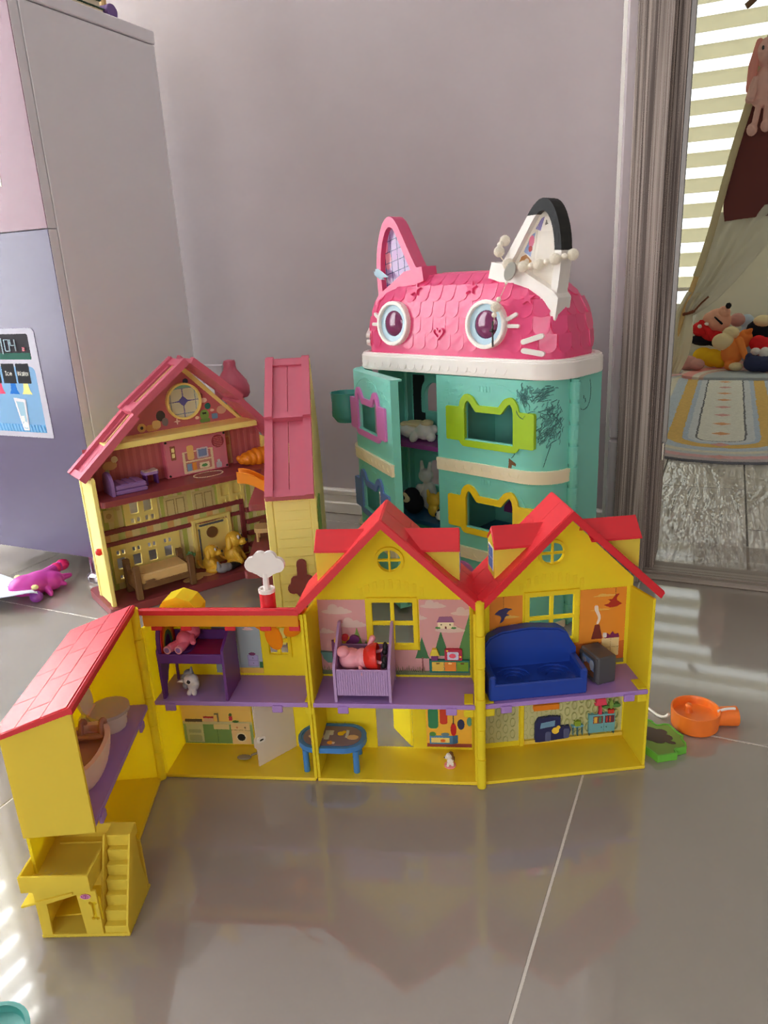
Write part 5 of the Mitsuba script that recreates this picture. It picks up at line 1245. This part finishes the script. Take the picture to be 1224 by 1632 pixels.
# bucket on the left side
P(ch_, 'side_bucket', FK(lathe([(.0, .300), (.018, .300), (.027, .312), (.026, .335), (.0275, .352), (.0285, .354), (.0265, .354), (.0245, .338), (.021, .318), (0, .306)], (-.034, .006, 0))), 'teal_bowl', 40)
P(ch_, 'foot_moulding', FK(cat([shell(.186, .0, .012, -.003, .004)])), 'cream')
P(ch_, 'low_print', FK(wall(circ(.235, .072, .022, .018), -.003, .001)), 'orchid')

# toys inside the cat-eared house
tz = .2627
t_ = thing('toy_plush', 'pale grey toy animal lying on the purple shelf of the cat-eared house', 'toy figure')
P(t_, 'body', FK(blob([((.058, .085, tz + .016), (.030, .020, .0155)), ((.090, .080, tz + .019), (.019, .017, .0165)), ((.026, .085, tz + .013), (.010, .010, .010)), ((.105, .078, tz + .010), (.009, .009, .009)), (((.075, .070, tz + .012), .009), ((.078, .060, tz + .007), .007)), ((.102, .088, tz + .021), (.009, .009, .009))])), 'plush_white', True)
P(t_, 'wing', FK(blob([((.070, .082, tz + .030), (.026, .016, .006)), ((.095, .08, tz + .034), (.012, .012, .006)), ((.045, .080, tz + .027), (.013, .010, .0055))])), 'plush_cream', True)
tz = .1202
t_ = thing('toy_penguin', 'black round toy with a white oval face on the blue floor of the cat-eared house', 'toy figure')
P(t_, 'body', FK(blob([((.058, .078, tz + .020), (.020, .018, .0205)), ((.055, .076, tz + .036), (.016, .015, .014))])), 'plush_black', True)
P(t_, 'face', FK(ell((.050, .0625, tz + .033), (.0125, .004, .0095), 2, (0, 20, 0))), 'plush_cream', True)
P(t_, 'eye', FK(ell((.048, .0590, tz + .0335), (.0055, .002, .0045))), 'black', True)
t_ = thing('toy_cat', 'tall white toy cat with upright ears on the blue floor of the cat-eared house', 'toy figure')
P(t_, 'body', FK(blob([((.068, .110, tz + .030), (.017, .014, .030)), ((.066, .106, tz + .068), (.015, .013, .014)), (((.058, .106, tz + .076), .005), ((.056, .106, tz + .094), .003)), (((.074, .106, tz + .076), .005), ((.077, .106, tz + .094), .003)), (((.056, .098, tz + .046), .007), ((.054, .09, tz + .03), .0065))])), 'plush_white', True)
t_ = thing('toy_star', 'orange yellow toy with pointed top beside the black toy in the cat-eared house', 'toy figure')
P(t_, 'body', FK(blob([((.103, .082, tz + .014), (.012, .009, .014)), ((.103, .082, tz + .032), (.0155, .009, .013)), (((.094, .082, tz + .038), .005), ((.090, .082, tz + .048), .0025)), (((.112, .082, tz + .038), .005), ((.116, .082, tz + .048), .0025))])), 'toy_yellow', True)
t_ = thing('toy_ball', 'white and black toy ball at the door edge inside the cat-eared house', 'ball')
P(t_, 'ball', FK(ell((.1325, .070, tz + .0125), .0123, 3)), 'white', True)
for d in ((-.5, -.8, .2), (.6, -.7, .3), (0, -.6, -.75), (-.2, -.5, .85)):
    d = np.array(d) / np.linalg.norm(d)
    P(t_, 'patch', FK(ell(np.array([.1325, .070, tz + .0125]) + d * .0095, .0042, 2)), 'black', True)
t_ = thing('toy_mushroom', 'pink capped toy at the left of the blue floor inside the cat-eared house', 'toy figure')
P(t_, 'stem', FK(lathe([(0, tz), (.010, tz), (.0085, tz + .020), (0, tz + .020)], (.036, .095, 0))), 'leaf', 40)
P(t_, 'cap', FK(lathe([(0, tz + .020), (.017, tz + .020), (.018, tz + .026), (.013, tz + .036), (0, tz + .040)], (.036, .095, 0))), 'blush_toy', 40)

# bead chain hung on the white ear
nk = thing('bead_necklace', 'cream pearl bead necklace with silver medal and cross hung on the white cat ear', 'necklace')
path = curve([(.290, .045, .592), (.291, .024, .580), (.300, .019, .566), (.314, .0195, .5575), (.330, .020, .555), (.347, .020, .555), (.365, .020, .5575), (.383, .021, .562), (.399, .030, .566), (.403, .047, .567)], 200)
P(nk, 'thread', FK(tube(path[::8], .0006, 6)), 'cream', 40)
seg = np.r_[0, np.cumsum(np.linalg.norm(np.diff(path, axis=0), axis=1))]
pos, k = .004, 0
bumps = trimesh.creation.icosphere(subdivisions=2).vertices
while pos < seg[-1]:
    big = k % 2 == 0
    r_ = .0078 if big else .0044
    if not (.040 < pos < .055):
        c_ = np.array([np.interp(pos, seg, path[:, i]) for i in range(3)])
        if big:
            P(nk, 'bead', FK(cat([ell(c_, r_ * .9, 2)] + [ell(c_ + b_ * r_ * .9, .0011, 0) for b_ in bumps])), 'pearl', True)
        else:
            P(nk, 'bead', FK(ell(c_, r_, 2)), 'pearl', True)
    pos += .0128; k += 1
md = wall(circ(0, 0, .0085, .0135), -.0012, .0012); md.apply_transform(trimesh.transformations.rotation_matrix(math.radians(28), [0, 1, 0])); md.apply_translation([.317, .014, .549])
P(nk, 'medal', FK(md), 'metal_grey', 30, label='oval silver medal')
P(nk, 'string', FK(tube([(.314, .012, .536), (.309, .003, .517), (.306, -.006, .503), (.3055, -.0115, .475)], .0005, 6)), 'cream', 40)
for c_, r_ in (((.313, .010, .5335), .0026), ((.3075, -.001, .5115), .0040), ((.3065, -.007, .5015), .0072), ((.3058, -.0095, .4905), .0042)):
    P(nk, 'bead', FK(cat([ell(c_, r_ * .93, 2)] + ([ell(np.array(c_) + b_ * r_ * .9, .0011, 0) for b_ in bumps] if r_ > .006 else []))), 'pearl', True)
P(nk, 'cross', FK(cat([box(.3045, .3070, -.0145, -.0125, .446, .482, .0004), box(.3005, .3110, -.0145, -.0125, .4675, .470, .0004), ell((.3057, -.0150, .469), .0026)])), 'cross_black')

# ------------------------------------------------------------------ small toys on the tiled floor
pt = thing('crumpled_toy', 'magenta toy creature lying on the tiles below the cabinet', 'toy figure')
P(pt, 'body', blob([((-1.176, .905, .021), (.030, .045, .021)), ((-1.186, .885, .022), (.026, .030, .020)), ((-1.160, .925, .019), (.022, .026, .018)), (((-1.182, .930, .026), .012), ((-1.190, .975, .027), .0105)), (((-1.160, .935, .018), .009), ((-1.158, .968, .014), .005)), (((-1.150, .905, .014), .008), ((-1.134, .898, .006), .0045)), (((-1.15, .925, .02), .007), ((-1.136, .935, .012), .004)), ((-1.200, .90, .018), (.02, .02, .015))], smooth=3), 'plum_toy', True)
P(pt, 'foot', blob([((-1.142, .872, .0105), (.012, .012, .0105)), ((-1.152, .878, .010), (.012, .010, .009))], smooth=3), 'plum_dark', True, label='purple foot')
P(pt, 'hand', blob([((-1.190, .981, .027), (.0125, .015, .0115)), ((-1.187, .962, .028), (.0115, .011, .0105))], smooth=3), 'hot_pink', True, label='bright pink hand')
pa = thing('sheet', 'white curled sheet with pale yellow beads lying beside the magenta toy', 'paper')
q = []
nx, ny = 16, 10
V_, F_ = [], []
c00, c10, c11, c01 = np.array([-1.42, .845]), np.array([-1.118, .842]), np.array([-1.205, .905]), np.array([-1.42, .955])
e0 = np.array([-1.30, .70])
for j in range(ny + 1):
    for i in range(nx + 1):
        s, t = i / nx, j / ny
        lo = np.array([-1.42, .70]) * (1 - s) + np.array([-1.112, .852]) * s + np.array([.0, .02]) * math.sin(math.pi * s) * -1
        hi = np.array([-1.42, .955]) * (1 - s) + np.array([-1.118, .858]) * s + np.array([0, .015]) * math.sin(math.pi * s)
        p_ = lo * (1 - t) + hi * t
        V_.append((p_[0], p_[1], .004 + .022 * s ** 2 + .012 * (1 - t) * (1 - s * .3) + .003 * math.sin(3 * s)))
for off in (0, .0012):
    base_ = len(V_) if off else 0
V2 = V_ + [(a_, b_, c_ - .0012) for a_, b_, c_ in V_]
N_ = len(V_)
for j in range(ny):
    for i in range(nx):
        a_ = j * (nx + 1) + i; b_, c_, d_ = a_ + 1, a_ + nx + 2, a_ + nx + 1
        F_ += [(a_, b_, c_), (a_, c_, d_), (a_ + N_, c_ + N_, b_ + N_), (a_ + N_, d_ + N_, c_ + N_)]
P(pa, 'paper', trimesh.Trimesh(np.array(V2), np.array(F_), process=False), 'paper', 40)
P(pa, 'slot', box(-1.212, -1.198, .868, .872, .0225, .0237, .0002), 'grey')
for k in range(7):
    s = .60 + .05 * k
    i_ = int(s * nx); p_ = np.array(V_[ny * (nx + 1) + i_])
    P(pa, 'bead', ell(p_ + np.array([.004, .004, .003]), (.0075, .006, .005)), 'sponge', True)

og = thing('toy_cup', 'orange round toy dish with a spout and white cord lying on the tiles', 'toy')
FO = Frame((.002, .868), (.93, -.37))
P(og, 'dish', FO(lathe([(0, .0008), (.0255, .0008), (.0275, .003), (.0290, .0245), (.0285, .026), (.0270, .026), (.0258, .0235), (.0248, .0165), (0, .0150)], (0, 0, 0), 48)), 'orange', 35)
P(og, 'stem', FO(lathe([(0, .0145), (.006, .0148), (.0035, .018), (.003, .022), (.0045, .0235), (.003, .026), (0, .0265)], (-.010, .003, 0))), 'orange', 35)
P(og, 'spout', FO(cat([cyl((.018, .020, .012), (.036, .036, .0125), .0115, .0122, 32)])), 'orange', 35)
P(og, 'cord', FO(tube(curve([(-.110, .020, .0024), (-.080, .004, .0024), (-.055, -.006, .0024), (-.036, -.012, .003), (-.0275, -.012, .011)], 24), .0019)), 'white', 40, label='white cord')
P(og, 'cord', FO(tube(curve([(.022, .012, .0245), (.030, .024, .0258), (.0355, .030, .0255)], 10), .0016)), 'white', 40)
gm = thing('toy_mat', 'green toy puddle base with a brown patch beside the right end of the yellow house', 'toy')
gp = Polygon([(-.040, .783), (-.0335, .7765), (-.013, .790), (-.0165, .798), (-.010, .801), (-.004, .8065), (-.005, .8140), (-.010, .822), (-.0085, .828), (-.018, .836), (-.026, .847), (-.033, .846), (-.040, .8395), (-.047, .848), (-.058, .850), (-.066, .842), (-.070, .83), (-.064, .815), (-.060, .80), (-.052, .792)]).buffer(.003).buffer(-.003)
P(gm, 'base', cat([slab(gp, .0005, .0085), slab(gp.difference(gp.buffer(-.0018)), .0085, .0098)]), 'green')
P(gm, 'grass_top', slab(gp.buffer(-.002), .0085, .0088), 'green_dull')
P(gm, 'puddle', slab(unary_union([circ(-.040, .820, .0125, .010), circ(-.028, .818, .008, .006), circ(-.047, .826, .010, .007), circ(-.036, .809, .008, .006), circ(-.044, .811, .009, .006), circ(-.034, .828, .007, .005), circ(-.0215, .8095, .0055, .0028)]).buffer(.001).buffer(-.001), .0088, .0092), 'mud', label='brown patch')
tl = thing('toy_bowl', 'turquoise toy bowl on the tiles, cut off by the bottom edge', 'bowl')
P(tl, 'bowl', lathe([(0, .0005), (.020, .0005), (.026, .006), (.0275, .014), (.026, .015), (.0245, .010), (0, .006)], (-.470, .2385, 0)), 'teal_bowl', 35)
P(tl, 'rim', lathe([(.0255, .0138), (.0290, .0138), (.0290, .0160), (.0255, .0160)], (-.470, .2385, 0)), 'teal_bowl', 35)

# ------------------------------------------------------------------ the next room: rug, tent, plush toys
rg = thing('rug', 'long pastel rug with gold and grey bands on the next room floor', 'rug')
P(rg, 'pile', slab(rr(-.315, 2.205, .325, 4.055, .30), .0004, .008), 'rug')
bdr = rr(-.315, 2.205, .325, 4.055, .30)
P(rg, 'binding', cat([slab(bdr.buffer(.004).difference(bdr.buffer(-.001)), .0004, .007)]), 'grey_dark')
pm = thing('play_mat', 'pink padded mat with a grey arch under the plush toys', 'mat')
mp = rr(-.19, 3.74, .75, 4.5, .10)
P(pm, 'pad', slab(mp, .0082, .020), 'playmat')


def cloth(A, B, m, thick=.006, n=18, k=26, fold=.02, nf=4.0, seed=0, y=3.9, ydir=1.0):
    """A hanging cloth between two edge lines of (x, y, z), with folds."""
    A, B = curve(A, k), curve(B, k)
    V = []
    for lay in (0, thick):
        for j in range(k):
            for i in range(n + 1):
                s = i / n
                p = A[j] * (1 - s) + B[j] * s
                d = fold * math.sin(nf * s * 2 * math.pi + .9 * j / k * 3 + seed) * math.sin(math.pi * min(1, s * 1.2 + .1)) + fold * .5 * math.sin(11 * j / k + 5 * s + seed)
                V.append((p[0], p[1] + ydir * d + lay, p[2]))
    N = k * (n + 1); Fc = []
    for j in range(k - 1):
        for i in range(n):
            a, b = j * (n + 1) + i, j * (n + 1) + i + 1; c, d = b + n + 1, a + n + 1
            Fc += [(a, b, c), (a, c, d), (a + N, c + N, b + N), (a + N, d + N, c + N)]
    for j in range(k - 1):
        for i in (0, n):
            a, d = j * (n + 1) + i, (j + 1) * (n + 1) + i
            Fc += [(a, d, a + N), (d, d + N, a + N)] if i == 0 else [(a, a + N, d), (d, a + N, d + N)]
    for j in (0, k - 1):
        for i in range(n):
            a, b = j * (n + 1) + i, j * (n + 1) + i + 1
            Fc += [(a, a + N, b), (b, a + N, b + N)] if j == 0 else [(a, b, a + N), (b, b + N, a + N)]
    t = trimesh.Trimesh(np.array(V), np.array(Fc), process=False)
    return t


te = thing('play_tent', 'cream canvas play tent with a burgundy panel in front of the window blinds', 'tent')
pole = [(.09, 3.93, 1.56), (.006, 3.91, 1.205), (-.044, 3.9, .993), (-.101, 3.9, .706), (-.16, 3.9, .466), (-.205, 3.9, .30), (-.255, 3.9, .012)]
P(te, 'pole', tube(curve(pole, 30), .012), 'tan', 40)
P(te, 'pole_sleeve', tube(curve([(a, b - .004, c) for a, b, c in pole[:5]], 26), .016), 'canvas_edge', 40)
P(te, 'burgundy_panel', cloth([(.098, 3.925, 1.56), (.014, 3.91, 1.199), (-.034, 3.9, .993), (-.07, 3.9, .80), (-.060, 3.9, .70)], [(.50, 3.95, 1.56), (.46, 3.95, 1.199), (.42, 3.95, .993), (.40, 3.95, .80), (.38, 3.95, .735)], 'burgundy_thin', fold=.012, nf=2), 'burgundy_thin', True, label='burgundy upper panel')
P(te, 'side_flap', cloth([(-.085, 3.905, .74), (-.126, 3.905, .55), (-.162, 3.905, .426), (-.200, 3.905, .32), (-.192, 3.905, .290)], [(.30, 3.96, .78), (.16, 3.96, .63), (.049, 3.94, .49), (-.09, 3.91, .335), (-.163, 3.905, .288)], 'canvas_thin', fold=.022, nf=3, seed=1), 'canvas_thin', True, label='cream flap gathered to the pole')
P(te, 'lower_flap', cloth([(-.195, 3.89, .40), (-.222, 3.89, .343), (-.242, 3.88, .28), (-.248, 3.87, .17), (-.252, 3.87, .06), (-.262, 3.87, .015)], [(-.130, 3.90, .39), (-.166, 3.90, .325), (-.163, 3.90, .28), (-.156, 3.90, .19), (-.163, 3.90, .13), (-.205, 3.90, .015)], 'canvas', fold=.016, nf=2, seed=2), 'canvas', True)
P(te, 'tie', cat([tube([(-.205, 3.875, .297), (-.18, 3.865, .303), (-.158, 3.885, .310)], .007), tube([(-.158, 3.885, .310), (-.13, 3.885, .345), (-.10, 3.885, .375)], .004)]), 'tie', 40)
P(te, 'pole', tube([(.50, 3.95, 1.56), (.62, 4.5, .022)], .012), 'tan', 40)
P(te, 'back_canvas', cloth([(-.06, 4.50, .74), (-.10, 4.50, .45), (-.17, 4.50, .25), (-.19, 4.50, .03)], [(.75, 4.52, .80), (.75, 4.52, .50), (.75, 4.52, .25), (.75, 4.52, .03)], 'canvas_thin', fold=.008, nf=2, seed=4), 'canvas_thin', True)
bn = thing('plush_bunny', 'pale pink plush bunny with long ears hanging on the tent pole', 'plush toy')
P(bn, 'body', blob([((.048, 3.80, 1.335), (.048, .046, .056)), ((.046, 3.80, 1.215), (.042, .038, .075)), ((.052, 3.80, 1.165), (.050, .040, .035)), (((.012, 3.775, 1.235), .016), ((-.002, 3.765, 1.165), .018)), (((.075, 3.775, 1.235), .016), ((.085, 3.765, 1.165), .018)), (((.036, 3.785, 1.15), .013), ((.024, 3.775, 1.065), .012)), ((.017, 3.77, 1.050), (.021, .022, .026)), (((.066, 3.785, 1.15), .013), ((.066, 3.775, 1.075), .012)), ((.068, 3.77, 1.060), (.021, .022, .026))]), 'plush_pink', True)
P(bn, 'ear', blob([(((.016, 3.79, 1.375), .014), ((.0, 3.785, 1.29), .019)), (((.0, 3.785, 1.29), .019), ((-.004, 3.785, 1.205), .017))]), 'plush_ear', True)
P(bn, 'ear', blob([(((.082, 3.79, 1.375), .014), ((.086, 3.785, 1.25), .019)), (((.086, 3.785, 1.25), .019), ((.092, 3.785, 1.165), .017))]), 'plush_ear', True)
for a_ in (.030, .066):
    P(bn, 'eye', ell((a_, 3.7565, 1.345), (.005, .004, .008)), 'black', True)
hg = thing('hanging_toy', 'brown wooden rod hanging near the top of the window', 'toy')
P(hg, 'rod', tube(curve([(-.047, 3.8, 1.512), (-.03, 3.8, 1.524), (-.008, 3.8, 1.545)], 8), .012), 'brown', 40)
P(hg, 'string', tube([(-.012, 3.8, 1.545), (-.01, 3.8, 2.55)], .0015, 6), 'cream', 40)


def plush(name, label, parts, cat_='plush toy'):
    t = thing(name, label, cat_)
    for nm, m, balls in parts:
        P(t, nm, blob(balls), m, True)
    return t


plush('plush_doll', 'big tan faced plush doll with black nose tip and red dotted dress', [
    ('head', 'plush_tan', [((-.055, 4.15, .245), (.062, .055, .060)), ((-.030, 4.13, .285), (.030, .035, .032)), ((-.085, 4.14, .255), (.040, .04, .035))]),
    ('nose', 'plush_black', [((-.012, 4.10, .319), (.0135, .013, .0145))]),
    ('dress', 'plush_red', [((-.120, 4.16, .205), (.055, .06, .040)), ((-.075, 4.14, .175), (.05, .05, .030)), (((-.13, 4.12, .24), .014), ((-.05, 4.08, .15), .016))]),
    ('skirt_base', 'plush_black', [((-.110, 4.17, .150), (.070, .055, .030)), ((-.055, 4.16, .135), (.04, .04, .018))]),
    ('mouth', 'plush_black', [(((-.068, 4.094, .265), .004), ((-.035, 4.09, .235), .005))])])
for (a_, z_) in ((-.135, .222), (-.105, .232), (-.095, .195)):
    P('plush_doll', 'dress_dot', ell((a_, 4.105, z_), (.011, .006, .010)), 'plush_white', True)
plush('yellow_cushion', 'long yellow bolster cushion on the mat below the red dotted plush doll', [('body', 'plush_yellow', [((-.108, 4.10, .075), (.05, .04, .045)), ((-.065, 4.09, .068), (.05, .04, .045)), ((-.03, 4.08, .062), (.042, .04, .042))])], 'cushion')
plush('plush_lump', 'dusty pink plush toy lying at the left end beside the tent flap', [('body', 'plush_blush', [((-.170, 4.00, .055), (.045, .04, .035)), ((-.130, 3.98, .050), (.036, .035, .028)), ((-.19, 3.99, .042), (.03, .03, .02))])])
plush('plush_fox', 'orange and cream plush toy sitting in the middle of the pile', [
    ('body', 'plush_orange', [((.024, 4.02, .105), (.052, .045, .065)), (((.05, 4.0, .16), .02), ((.085, 3.96, .085), .013)), ((.018, 3.99, .045), (.026, .035, .025))]),
    ('head', 'plush_cream', [((-.022, 4.01, .155), (.050, .04, .042)), ((.010, 4.03, .195), (.038, .035, .030))]),
    ('paw', 'plush_cream', [((.045, 3.955, .043), (.032, .03, .02))])])
plush('plush_tail', 'small orange plush with pointed ear behind the orange and cream one', [('body', 'plush_orange', [((.075, 4.10, .160), (.035, .03, .045)), (((.085, 4.09, .19), .018), ((.10, 4.07, .207), .006))])])
plush('plush_pale', 'pale pink round plush at the back of the pile', [('body', 'plush_blush', [((.035, 4.24, .240), (.036, .035, .034)), ((.025, 4.24, .11), (.035, .05, .09))])])
plush('plush_sky', 'pale blue plush behind the pile', [('body', 'plush_sky', [((.080, 4.34, .225), (.035, .03, .036)), ((.085, 4.34, .12), (.04, .04, .10))])])
plush('plush_panda', 'black and white plush at the right of the pile', [
    ('body', 'plush_black', [((.135, 4.18, .195), (.058, .045, .050)), ((.17, 4.18, .10), (.06, .055, .08))]), ('head', 'plush_cream', [((.150, 4.15, .240), (.045, .04, .028))])])
plush('plush_red', 'red plush with white paws at the right of the pile', [('body', 'plush_red', [((.135, 4.06, .140), (.040, .04, .040)), ((.165, 4.06, .12), (.04, .04, .05))]), ('paw', 'plush_white', [((.125, 4.01, .108), (.022, .02, .018)), ((.165, 4.0, .10), (.025, .02, .03))])])
plush('plush_navy', 'navy plush lying at the right front of the pile', [('body', 'plush_navy', [((.125, 3.93, .060), (.050, .045, .038)), ((.165, 3.93, .058), (.055, .045, .037)), ((.098, 3.94, .08), (.018, .02, .03))])])
